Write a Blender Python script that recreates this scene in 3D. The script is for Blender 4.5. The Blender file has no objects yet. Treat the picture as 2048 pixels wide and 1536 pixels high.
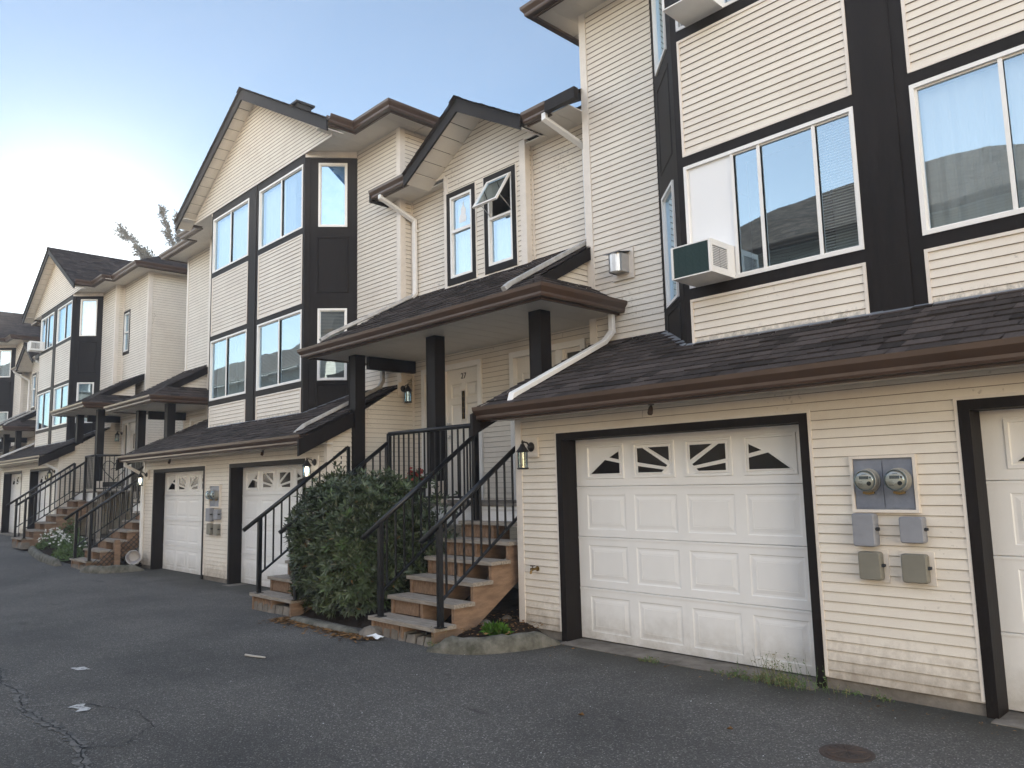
import bpy, math, random
from mathutils import Vector, Matrix
random.seed(7)
R_ = math.radians
scene = bpy.context.scene
# ------------------------------------------------------------------ camera
YAW, PITCH, ROLL = R_(46.22), R_(7.14), R_(-1.384)
cf = Vector((-math.sin(YAW) * math.cos(PITCH), math.cos(YAW) * math.cos(PITCH), math.sin(PITCH)))
cr = Vector((math.cos(YAW), math.sin(YAW), 0))
cu = cr.cross(cf)
cr2 = cr * math.cos(ROLL) + cu * math.sin(ROLL)
cu2 = -cr * math.sin(ROLL) + cu * math.cos(ROLL)
cam = bpy.data.cameras.new("camera")
cam.sensor_width = 36.0
cam.lens = 36.0 * 1541.8 / 2048.0
cam.clip_start, cam.clip_end = 0.05, 3000
camo = bpy.data.objects.new("camera", cam)
scene.collection.objects.link(camo)
M = Matrix((cr2, cu2, -cf)).transposed().to_4x4()
M.translation = Vector((0, 0, 1.7))
camo.matrix_world = M
scene.camera = camo
# ------------------------------------------------------------------ sky, sun, exposure
SUN_AZ, SUN_EL = R_(76.0), R_(14.5)          # azimuth from +y towards -x
w = bpy.data.worlds.new("World")
scene.world = w
w.use_nodes = True
wn = w.node_tree
wn.nodes.clear()
sky = wn.nodes.new("ShaderNodeTexSky")
sky.sky_type = 'NISHITA'
sky.sun_disc = False
sky.sun_elevation = SUN_EL
sky.sun_rotation = -SUN_AZ
sky.air_density, sky.dust_density, sky.ozone_density = 1.0, 0.0, 1.4
bg = wn.nodes.new("ShaderNodeBackground")
bg.inputs[1].default_value = 0.058
wo = wn.nodes.new("ShaderNodeOutputWorld")
# paler, brighter sky away from the sun, a gain added to light shaded facades
tcw = wn.nodes.new("ShaderNodeTexCoord")
vd_ = wn.nodes.new("ShaderNodeVectorMath")
vd_.operation = 'DOT_PRODUCT'
vd_.inputs[1].default_value = (0.25, -0.90, 0.35)
wn.links.new(tcw.outputs["Generated"], vd_.inputs[0])
mrw = wn.nodes.new("ShaderNodeMapRange")
mrw.interpolation_type = 'SMOOTHSTEP'
mrw.inputs[1].default_value, mrw.inputs[2].default_value = -0.15, 0.75
wn.links.new(vd_.outputs["Value"], mrw.inputs[0])
mxw = wn.nodes.new("ShaderNodeMix")
mxw.data_type = 'RGBA'
mxw.inputs[6].default_value = (1, 1, 1, 1)
mxw.inputs[7].default_value = (8.6, 5.7, 4.15, 1)
wn.links.new(mrw.outputs[0], mxw.inputs[0])
mlw = wn.nodes.new("ShaderNodeMix")
mlw.data_type = 'RGBA'
mlw.blend_type = 'MULTIPLY'
mlw.inputs[0].default_value = 1.0
wn.links.new(sky.outputs[0], mlw.inputs[6])
wn.links.new(mxw.outputs[2], mlw.inputs[7])
# warm aureole of haze round the sun
sd_ = wn.nodes.new("ShaderNodeVectorMath")
sd_.operation = 'DOT_PRODUCT'
sd_.inputs[1].default_value = (-math.sin(SUN_AZ) * math.cos(SUN_EL), math.cos(SUN_AZ) * math.cos(SUN_EL), math.sin(SUN_EL))
wn.links.new(tcw.outputs["Generated"], sd_.inputs[0])
mx0 = wn.nodes.new("ShaderNodeMath")
mx0.operation = 'MAXIMUM'
mx0.inputs[1].default_value = 0.0
wn.links.new(sd_.outputs["Value"], mx0.inputs[0])
cur = mlw.outputs[2]
for pw_, am_ in ((170.0, (6.0, 5.2, 3.7, 1)), (40.0, (0.9, 0.75, 0.48, 1))):
    p_ = wn.nodes.new("ShaderNodeMath")
    p_.operation = 'POWER'
    p_.inputs[1].default_value = pw_
    wn.links.new(mx0.outputs[0], p_.inputs[0])
    a_ = wn.nodes.new("ShaderNodeMix")
    a_.data_type = 'RGBA'
    a_.blend_type = 'ADD'
    a_.clamp_factor = False
    wn.links.new(p_.outputs[0], a_.inputs[0])
    wn.links.new(cur, a_.inputs[6])
    a_.inputs[7].default_value = am_
    cur = a_.outputs[2]
wn.links.new(cur, bg.inputs[0])
wn.links.new(bg.outputs[0], wo.inputs[0])
sl = bpy.data.lights.new("sun", 'SUN')
sl.energy = 5.0
sl.angle = R_(0.5)
sl.color = (1.0, 0.88, 0.72)
so = bpy.data.objects.new("sun", sl)
scene.collection.objects.link(so)
sdir = Vector((-math.sin(SUN_AZ) * math.cos(SUN_EL), math.cos(SUN_AZ) * math.cos(SUN_EL), math.sin(SUN_EL)))
so.rotation_euler = sdir.to_track_quat('Z', 'Y').to_euler()
so.location = sdir * 60
scene.view_settings.view_transform = 'Standard'
scene.view_settings.look = 'None'
scene.view_settings.exposure = 1.74
scene.view_settings.gamma = 1.0
try:
    scene.cycles.max_bounces = 6
    scene.cycles.transparent_max_bounces = 8
except Exception:
    pass
col = scene.collection

# ------------------------------------------------------------------ materials
def nodes_of(m):
    return m.node_tree.nodes, m.node_tree.links
MATS = {}
def mat(name, c, rough=0.7, spec=0.5, metal=0.0, var=0.0, vscale=6.0, bump=0.0, bscale=60.0, c2=None, tint=None,
        stretch=(1, 1, 1), emit=None, lo=0.35, hi=0.7, coat=0.0, splash=None):
    if name in MATS:
        return MATS[name]
    m = bpy.data.materials.new(name)
    m.use_nodes = True
    N, L = nodes_of(m)
    b = N["Principled BSDF"]
    b.inputs["Base Color"].default_value = (*c, 1)
    b.inputs["Roughness"].default_value = rough
    b.inputs["Specular IOR Level"].default_value = spec
    b.inputs["Metallic"].default_value = metal
    b.inputs["Coat Weight"].default_value = coat
    tc = N.new("ShaderNodeTexCoord")
    mp = N.new("ShaderNodeMapping")
    mp.inputs["Scale"].default_value = stretch
    L.new(tc.outputs["Object"], mp.inputs[0])
    last = None
    if var > 0 or c2:
        nz = N.new("ShaderNodeTexNoise")
        nz.inputs["Scale"].default_value = vscale
        nz.inputs["Detail"].default_value = 6
        nz.inputs["Roughness"].default_value = 0.65
        L.new(mp.outputs[0], nz.inputs["Vector"])
        rp = N.new("ShaderNodeValToRGB")
        rp.color_ramp.elements[0].position = lo
        rp.color_ramp.elements[1].position = hi
        ca = c2 if c2 else tuple(x * (1 - var) for x in c)
        rp.color_ramp.elements[0].color = (*ca, 1)
        rp.color_ramp.elements[1].color = (*c, 1)
        L.new(nz.outputs[0], rp.inputs[0])
        last = rp.outputs[0]
    if tint:
        at = N.new("ShaderNodeAttribute")
        at.attribute_name = "tint"
        mr = N.new("ShaderNodeMapRange")
        mr.inputs[3].default_value, mr.inputs[4].default_value = tint
        L.new(at.outputs["Fac"], mr.inputs[0])
        mx = N.new("ShaderNodeMix")
        mx.data_type = 'RGBA'
        mx.blend_type = 'MULTIPLY'
        mx.inputs[0].default_value = 1.0
        if last:
            L.new(last, mx.inputs[6])
        else:
            mx.inputs[6].default_value = (*c, 1)
        L.new(mr.outputs[0], mx.inputs[7])
        last = mx.outputs[2]
    if splash:          # dirt thrown up from the ground: (top z, colour)
        sx = N.new("ShaderNodeSeparateXYZ")
        L.new(tc.outputs["Object"], sx.inputs[0])
        zr = N.new("ShaderNodeMapRange")
        zr.inputs[1].default_value, zr.inputs[2].default_value = splash[0], 0.0
        L.new(sx.outputs[2], zr.inputs[0])
        ns = N.new("ShaderNodeTexNoise")
        ns.inputs["Scale"].default_value = 4.5
        ns.inputs["Detail"].default_value = 9
        ns.inputs["Roughness"].default_value = 0.7
        L.new(tc.outputs["Object"], ns.inputs[0])
        pm = N.new("ShaderNodeMath")
        pm.operation = 'MULTIPLY'
        L.new(zr.outputs[0], pm.inputs[0])
        L.new(ns.outputs[0], pm.inputs[1])
        r3 = N.new("ShaderNodeMapRange")
        r3.inputs[1].default_value, r3.inputs[2].default_value, r3.inputs[4].default_value = 0.18, 0.62, 0.7
        L.new(pm.outputs[0], r3.inputs[0])
        mz = N.new("ShaderNodeMix")
        mz.data_type = 'RGBA'
        L.new(r3.outputs[0], mz.inputs[0])
        if last:
            L.new(last, mz.inputs[6])
        else:
            mz.inputs[6].default_value = (*c, 1)
        mz.inputs[7].default_value = (*splash[1], 1)
        last = mz.outputs[2]
    if last:
        L.new(last, b.inputs["Base Color"])
    if bump > 0:
        n2 = N.new("ShaderNodeTexNoise")
        n2.inputs["Scale"].default_value = bscale
        n2.inputs["Detail"].default_value = 4
        L.new(mp.outputs[0], n2.inputs["Vector"])
        bp = N.new("ShaderNodeBump")
        bp.inputs["Strength"].default_value = bump
        bp.inputs["Distance"].default_value = 0.01
        L.new(n2.outputs[0], bp.inputs["Height"])
        L.new(bp.outputs[0], b.inputs["Normal"])
    if emit:
        b.inputs["Emission Color"].default_value = (*emit[0], 1)
        b.inputs["Emission Strength"].default_value = emit[1]
    MATS[name] = m
    return m

def siding_material(name="vinyl siding", mildew=False):
    m = mat(name, (0.80, 0.735, 0.635), 0.5, 0.4)
    N, L = nodes_of(m)
    b = N["Principled BSDF"]
    tc = N.new("ShaderNodeTexCoord")
    mp = N.new("ShaderNodeMapping")
    mp.inputs["Scale"].default_value = (1.6, 1.6, 1.1)
    L.new(tc.outputs["Object"], mp.inputs[0])
    n1 = N.new("ShaderNodeTexNoise")
    n1.inputs["Scale"].default_value = 1.1
    n1.inputs["Detail"].default_value = 7
    n1.inputs["Roughness"].default_value = 0.72
    L.new(mp.outputs[0], n1.inputs[0])
    r1 = N.new("ShaderNodeValToRGB")
    r1.color_ramp.elements[0].position = 0.25
    r1.color_ramp.elements[0].color = (0.64, 0.575, 0.50, 1)
    r1.color_ramp.elements[1].position = 0.62
    r1.color_ramp.elements[1].color = (0.72, 0.668, 0.582, 1)
    L.new(n1.outputs[0], r1.inputs[0])
    # sparse mildew specks
    n2 = N.new("ShaderNodeTexNoise")
    n2.inputs["Scale"].default_value = 26
    n2.inputs["Detail"].default_value = 5
    L.new(tc.outputs["Object"], n2.inputs[0])
    n3 = N.new("ShaderNodeTexNoise")
    n3.inputs["Scale"].default_value = 0.9
    L.new(tc.outputs["Object"], n3.inputs[0])
    mu = N.new("ShaderNodeMath")
    mu.operation = 'MULTIPLY'
    L.new(n2.outputs[0], mu.inputs[0])
    L.new(n3.outputs[0], mu.inputs[1])
    r2 = N.new("ShaderNodeValToRGB")
    r2.color_ramp.elements[0].position = 0.37
    r2.color_ramp.elements[1].position = 0.43
    r2.color_ramp.elements[0].color = (0, 0, 0, 1)
    r2.color_ramp.elements[1].color = (0.45, 0.45, 0.45, 1)
    L.new(mu.outputs[0], r2.inputs[0])
    mx = N.new("ShaderNodeMix")
    mx.data_type = 'RGBA'
    L.new(r2.outputs[0], mx.inputs[0])
    L.new(r1.outputs[0], mx.inputs[6])
    mx.inputs[7].default_value = (0.25, 0.21, 0.17, 1)
    sp = N.new("ShaderNodeSeparateXYZ")
    L.new(tc.outputs["Object"], sp.inputs[0])
    lastc = mx.outputs[2]
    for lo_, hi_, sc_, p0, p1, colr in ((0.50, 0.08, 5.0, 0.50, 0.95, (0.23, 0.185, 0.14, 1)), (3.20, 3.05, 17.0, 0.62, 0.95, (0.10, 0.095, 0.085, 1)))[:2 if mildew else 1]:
        zr = N.new("ShaderNodeMapRange")
        zr.inputs[1].default_value, zr.inputs[2].default_value = lo_, hi_
        L.new(sp.outputs[2], zr.inputs[0])
        zc = N.new("ShaderNodeMath")
        zc.operation = 'GREATER_THAN'
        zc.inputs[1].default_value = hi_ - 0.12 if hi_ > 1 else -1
        L.new(sp.outputs[2], zc.inputs[0])
        nn = N.new("ShaderNodeTexNoise")
        nn.inputs["Scale"].default_value = sc_
        nn.inputs["Detail"].default_value = 8
        nn.inputs["Roughness"].default_value = 0.7
        L.new(mp.outputs[0], nn.inputs[0])
        ad = N.new("ShaderNodeMath")
        ad.operation = 'MULTIPLY_ADD'
        ad.inputs[1].default_value = 0.5
        L.new(zr.outputs[0], ad.inputs[0])
        L.new(nn.outputs[0], ad.inputs[2])
        rr = N.new("ShaderNodeMapRange")
        rr.inputs[1].default_value, rr.inputs[2].default_value = p0 + .12, p1 + .12
        rr.inputs[4].default_value = 0.75
        L.new(ad.outputs[0], rr.inputs[0])
        mm = N.new("ShaderNodeMath")
        mm.operation = 'MULTIPLY'
        L.new(rr.outputs[0], mm.inputs[0])
        L.new(zc.outputs[0], mm.inputs[1])
        m3 = N.new("ShaderNodeMath")
        m3.operation = 'MULTIPLY'
        L.new(mm.outputs[0], m3.inputs[0])
        gt = N.new("ShaderNodeMath")
        gt.operation = 'GREATER_THAN'
        gt.inputs[1].default_value = 0.001
        L.new(zr.outputs[0], gt.inputs[0])
        L.new(gt.outputs[0], m3.inputs[1])
        mz = N.new("ShaderNodeMix")
        mz.data_type = 'RGBA'
        L.new(m3.outputs[0], mz.inputs[0])
        L.new(lastc, mz.inputs[6])
        mz.inputs[7].default_value = colr
        lastc = mz.outputs[2]
    at = N.new("ShaderNodeAttribute")
    at.attribute_name = "tint"
    mr = N.new("ShaderNodeMapRange")
    mr.inputs[3].default_value, mr.inputs[4].default_value = 0.96, 1.04
    L.new(at.outputs["Fac"], mr.inputs[0])
    m2 = N.new("ShaderNodeMix")
    m2.data_type = 'RGBA'
    m2.blend_type = 'MULTIPLY'
    m2.inputs[0].default_value = 1
    L.new(lastc, m2.inputs[6])
    L.new(mr.outputs[0], m2.inputs[7])
    L.new(m2.outputs[2], b.inputs["Base Color"])
    bp = N.new("ShaderNodeBump")
    bp.inputs["Strength"].default_value = 0.05
    bp.inputs["Distance"].default_value = 0.02
    n4 = N.new("ShaderNodeTexNoise")
    n4.inputs["Scale"].default_value = 5
    n4.inputs["Detail"].default_value = 3
    L.new(tc.outputs["Object"], n4.inputs[0])
    L.new(n4.outputs[0], bp.inputs["Height"])
    L.new(bp.outputs[0], b.inputs["Normal"])
    return m

def glass_material(name="window glass", fac=0.34, tintc=(0.86, 0.90, 0.90), wav=0.05):
    m = bpy.data.materials.new(name)
    m.use_nodes = True
    N, L = nodes_of(m)
    N.remove(N["Principled BSDF"])
    out = N["Material Output"]
    gl = N.new("ShaderNodeBsdfGlossy")
    gl.inputs["Roughness"].default_value = 0.01
    gl.inputs["Color"].default_value = (0.60, 0.81, 1.0, 1)
    tr = N.new("ShaderNodeBsdfTransparent")
    tr.inputs["Color"].default_value = (*tintc, 1)
    mx = N.new("ShaderNodeMixShader")
    fr = N.new("ShaderNodeFresnel")
    fr.inputs[0].default_value = 1.6
    mr = N.new("ShaderNodeMapRange")
    mr.inputs[1].default_value, mr.inputs[2].default_value = 0.05, 0.6
    mr.inputs[3].default_value, mr.inputs[4].default_value = fac, 0.85
    L.new(fr.outputs[0], mr.inputs[0])
    L.new(mr.outputs[0], mx.inputs[0])
    L.new(tr.outputs[0], mx.inputs[1])
    L.new(gl.outputs[0], mx.inputs[2])
    L.new(mx.outputs[0], out.inputs[0])
    tc = N.new("ShaderNodeTexCoord")
    nz = N.new("ShaderNodeTexNoise")
    nz.inputs["Scale"].default_value = 1.3
    nz.inputs["Detail"].default_value = 1
    L.new(tc.outputs["Object"], nz.inputs[0])
    bp = N.new("ShaderNodeBump")
    bp.inputs["Strength"].default_value = wav
    bp.inputs["Distance"].default_value = 0.05
    L.new(nz.outputs[0], bp.inputs["Height"])
    L.new(bp.outputs[0], gl.inputs["Normal"])
    return m

def asphalt_material():
    m = bpy.data.materials.new("asphalt")
    m.use_nodes = True
    N, L = nodes_of(m)
    b = N["Principled BSDF"]
    b.inputs["Roughness"].default_value = 0.82
    tc = N.new("ShaderNodeTexCoord")
    vo = N.new("ShaderNodeTexVoronoi")
    vo.inputs["Scale"].default_value = 115
    L.new(tc.outputs["Object"], vo.inputs["Vector"])
    # per stone colour
    sep = N.new("ShaderNodeSeparateColor")
    L.new(vo.outputs["Color"], sep.inputs[0])
    r1 = N.new("ShaderNodeValToRGB")
    e = r1.color_ramp.elements
    e[0].position, e[0].color = 0.0, (0.048, 0.046, 0.0435, 1)
    e[1].position, e[1].color = 0.72, (0.084, 0.0805, 0.0765, 1)
    k = r1.color_ramp.elements.new(0.90)
    k.color = (0.118, 0.113, 0.107, 1)
    k = r1.color_ramp.elements.new(1.0)
    k.color = (0.27, 0.26, 0.25, 1)
    L.new(sep.outputs[0], r1.inputs[0])
    n1 = N.new("ShaderNodeTexNoise")
    n1.inputs["Scale"].default_value = 0.5
    n1.inputs["Detail"].default_value = 8
    n1.inputs["Roughness"].default_value = 0.65
    L.new(tc.outputs["Object"], n1.inputs[0])
    r2 = N.new("ShaderNodeValToRGB")
    r2.color_ramp.elements[0].position = 0.33
    r2.color_ramp.elements[0].color = (0.60, 0.60, 0.60, 1)
    r2.color_ramp.elements[1].position = 0.62
    r2.color_ramp.elements[1].color = (1.26, 1.24, 1.20, 1)
    L.new(n1.outputs[0], r2.inputs[0])
    mx = N.new("ShaderNodeMix")
    mx.data_type = 'RGBA'
    mx.blend_type = 'MULTIPLY'
    mx.inputs[0].default_value = 1
    L.new(r1.outputs[0], mx.inputs[6])
    L.new(r2.outputs[0], mx.inputs[7])
    # small dark oil spots
    n5 = N.new("ShaderNodeTexNoise")
    n5.inputs["Scale"].default_value = 2.3
    n5.inputs["Detail"].default_value = 2
    mp = N.new("ShaderNodeMapping")
    mp.inputs["Scale"].default_value = (0.45, 1.6, 1)
    L.new(tc.outputs["Object"], mp.inputs[0])
    L.new(mp.outputs[0], n5.inputs[0])
    r5 = N.new("ShaderNodeValToRGB")
    r5.color_ramp.elements[0].position = 0.24
    r5.color_ramp.elements[0].color = (0.55, 0.55, 0.56, 1)
    r5.color_ramp.elements[1].position = 0.33
    r5.color_ramp.elements[1].color = (1, 1, 1, 1)
    L.new(n5.outputs[0], r5.inputs[0])
    m5 = N.new("ShaderNodeMix")
    m5.data_type = 'RGBA'
    m5.blend_type = 'MULTIPLY'
    m5.inputs[0].default_value = 1
    L.new(mx.outputs[2], m5.inputs[6])
    L.new(r5.outputs[0], m5.inputs[7])
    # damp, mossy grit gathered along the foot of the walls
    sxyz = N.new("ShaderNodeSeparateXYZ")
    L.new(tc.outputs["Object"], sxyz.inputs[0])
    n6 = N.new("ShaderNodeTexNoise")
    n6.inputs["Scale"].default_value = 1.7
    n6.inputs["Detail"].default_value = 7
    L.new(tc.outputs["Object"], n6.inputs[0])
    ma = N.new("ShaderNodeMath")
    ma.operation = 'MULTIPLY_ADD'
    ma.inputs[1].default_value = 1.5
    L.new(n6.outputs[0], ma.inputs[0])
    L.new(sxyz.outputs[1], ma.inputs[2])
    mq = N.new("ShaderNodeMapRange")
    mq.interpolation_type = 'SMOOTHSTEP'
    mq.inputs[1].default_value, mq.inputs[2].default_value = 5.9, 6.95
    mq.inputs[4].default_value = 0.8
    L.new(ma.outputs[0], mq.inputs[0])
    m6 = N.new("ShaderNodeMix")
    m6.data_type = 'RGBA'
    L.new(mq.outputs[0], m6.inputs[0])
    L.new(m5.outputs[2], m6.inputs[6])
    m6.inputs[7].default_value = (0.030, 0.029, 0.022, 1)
    L.new(m6.outputs[2], b.inputs["Base Color"])
    bp = N.new("ShaderNodeBump")
    bp.inputs["Strength"].default_value = 0.6
    bp.inputs["Distance"].default_value = 0.008
    inv = N.new("ShaderNodeMath")
    inv.operation = 'SUBTRACT'
    inv.inputs[0].default_value = 1
    L.new(vo.outputs["Distance"], inv.inputs[1])
    L.new(inv.outputs[0], bp.inputs["Height"])
    L.new(bp.outputs[0], b.inputs["Normal"])
    return m

SID = siding_material()
SIDM = siding_material("vinyl siding with mildew", True)
LAP = mat("siding lap shade and joint", (0.33, 0.28, 0.23), 0.9, 0.1, var=0.35, vscale=4)  # shade of the lap gaps put into the colour, also used for joint lines
GLASS = glass_material()
GLASS2 = glass_material("garage glass", 0.06, (0.10, 0.10, 0.10), 0.02)
ASPH = asphalt_material()
TRIM = mat("cream trim", (0.74, 0.68, 0.61), 0.45, var=0.12, vscale=5)
DARK = mat("dark brown board", (0.012, 0.0088, 0.0082), 0.6, 0.2, var=0.5, vscale=4, bump=0.2, bscale=30, stretch=(3, 3, 0.4))
GUT = mat("brown gutter", (0.085, 0.052, 0.036), 0.35, 0.5, var=0.25, vscale=3)
SOF = mat("soffit", (0.70, 0.66, 0.60), 0.5, var=0.08, vscale=3)
SHIN = mat("shingle", (0.062, 0.050, 0.046), 0.9, 0.2, var=0.35, vscale=40, bump=0.5, bscale=220, tint=(0.45, 1.55))
WHITE = mat("white metal", (0.80, 0.79, 0.77), 0.35, 0.5, var=0.08, vscale=4)
DOORW = mat("garage door white", (0.86, 0.85, 0.83), 0.42, 0.4, var=0.07, vscale=2.2, stretch=(1, 1, 0.5), bump=0.06, bscale=5, splash=(0.55, (0.36, 0.32, 0.26)))
SPOUT = mat("grey downspout", (0.52, 0.52, 0.52), 0.4, 0.5, var=0.45, vscale=7)
FLASH = mat("metal flashing", (0.26, 0.29, 0.33), 0.4, 0.5, 0.4, var=0.3, vscale=5)
RAILM = mat("black rail paint", (0.005, 0.006, 0.008), 0.33, 0.4)
BLACK = mat("black metal", (0.012, 0.011, 0.011), 0.45, 0.5)
WOODG = mat("weathered tread wood", (0.40, 0.36, 0.31), 0.85, 0.2, c2=(0.21, 0.18, 0.15), vscale=5, stretch=(1, 9, 9), bump=0.3, bscale=14)
WOODO = mat("fresh cut timber", (0.31, 0.205, 0.135), 0.8, 0.2, c2=(0.165, 0.105, 0.07), vscale=3.5, stretch=(8, 1, 4), bump=0.15, bscale=12)
CONC = mat("concrete", (0.20, 0.19, 0.165), 0.9, 0.2, c2=(0.065, 0.065, 0.05), vscale=7, bump=0.7, bscale=40)
CONCL = mat("pale concrete", (0.25, 0.225, 0.195), 0.9, 0.2, c2=(0.12, 0.105, 0.088), vscale=4, bump=0.4, bscale=60)
SOIL = mat("planting soil", (0.040, 0.029, 0.022), 0.95, 0.1, var=0.6, vscale=14, bump=1.0, bscale=25)
ROOM = mat("dim room paint", (0.45, 0.44, 0.42), 0.9, 0.1)
SHEER = mat("sheer curtain cloth", (0.80, 0.80, 0.79), 0.9, 0.1)
DRAPE = mat("grey green drape", (0.34, 0.37, 0.35), 0.9, 0.1)
BLIND = mat("blind slat", (0.66, 0.65, 0.62), 0.5, 0.3)
BOARDW = mat("white board filler", (0.78, 0.79, 0.80), 0.5, 0.3)
FOIL = mat("blue plastic film", (0.05, 0.26, 0.62), 0.28, 0.5, c2=(0.28, 0.48, 0.72), vscale=2.2, bump=1.0, bscale=5, lo=0.3, hi=0.6)
DARKF = mat("dark backing", (0.03, 0.032, 0.036), 0.7, 0.2)
PLAST = mat("grey utility plastic", (0.27, 0.28, 0.31), 0.5, 0.4, var=0.15, vscale=6)
OLIVE = mat("olive utility plastic", (0.205, 0.195, 0.160), 0.5, 0.4, var=0.12, vscale=6)
STEEL = mat("galvanised panel", (0.24, 0.265, 0.32), 0.45, 0.5, 0.3, c2=(0.15, 0.17, 0.22), vscale=5)
ZINC = mat("bright galvanised", (0.62, 0.62, 0.62), 0.33, 0.5, 0.85, var=0.2, vscale=6)
CLEAR = glass_material("clear cover", 0.10, (0.86, 0.85, 0.80), 0.0)
FACEP = mat("meter face", (0.62, 0.60, 0.54), 0.5)
TEAL = mat("dark teal grille", (0.014, 0.045, 0.044), 0.5, 0.4)
RUST = mat("rusty iron", (0.050, 0.042, 0.038), 0.75, 0.3, c2=(0.075, 0.05, 0.038), vscale=9, bump=0.6, bscale=40)
BULB = mat("unlit bulb glass", (0.75, 0.72, 0.62), 0.3)
LITB = mat("lit bulb", (0.9, 0.85, 0.7), 0.3, emit=((1.0, 0.86, 0.68), 1.6))
BRASS = mat("dull brass", (0.22, 0.15, 0.06), 0.4, 0.5, 0.8)
LEAFD = mat("bush leaf", (0.052, 0.074, 0.030), 0.38, 0.45, tint=(0.35, 1.75), var=0.2, vscale=3)
LEAFL = mat("fresh leaf", (0.085, 0.14, 0.045), 0.5, 0.4, tint=(0.6, 1.4))
STEM = mat("stem", (0.060, 0.045, 0.030), 0.9)
NEEDLE = mat("needle", (0.030, 0.034, 0.020), 0.7, 0.2, tint=(0.5, 1.4))
BARK = mat("bark", (0.09, 0.065, 0.048), 0.95, 0.1, var=0.4, vscale=9)
PETW = mat("white petal", (0.78, 0.78, 0.76), 0.6)
PETR = mat("red petal", (0.45, 0.045, 0.035), 0.6, tint=(0.5, 1.3))
DRYL = mat("dry leaf", (0.19, 0.105, 0.045), 0.85, 0.1, tint=(0.4, 1.5))
DRYG = mat("dry weed", (0.20, 0.19, 0.10), 0.85, 0.1, tint=(0.5, 1.3))
MOSS = mat("moss", (0.06, 0.13, 0.02), 0.95, 0.1, tint=(0.6, 1.4))
TERRA = mat("planter pot", (0.055, 0.045, 0.042), 0.7)
PLASW = mat("white plastic", (0.55, 0.54, 0.56), 0.4)
PAINTW = mat("worn white paint", (0.55, 0.55, 0.54), 0.8, c2=(0.10, 0.10, 0.105), vscale=22, lo=0.38, hi=0.5)
DIRT = mat("pale grit", (0.17, 0.165, 0.155), 0.95, c2=(0.07, 0.07, 0.07), vscale=18, lo=0.4, hi=0.6)
CRACK = mat("crack tar", (0.018, 0.018, 0.019), 0.9)
YEL = mat("yellow sticker", (0.60, 0.45, 0.03), 0.5)
CREAMW = mat("painted door", (0.72, 0.69, 0.64), 0.4, 0.4, var=0.05, vscale=3)
PAPER = mat("white paper", (0.8, 0.82, 0.84), 0.7)

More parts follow.
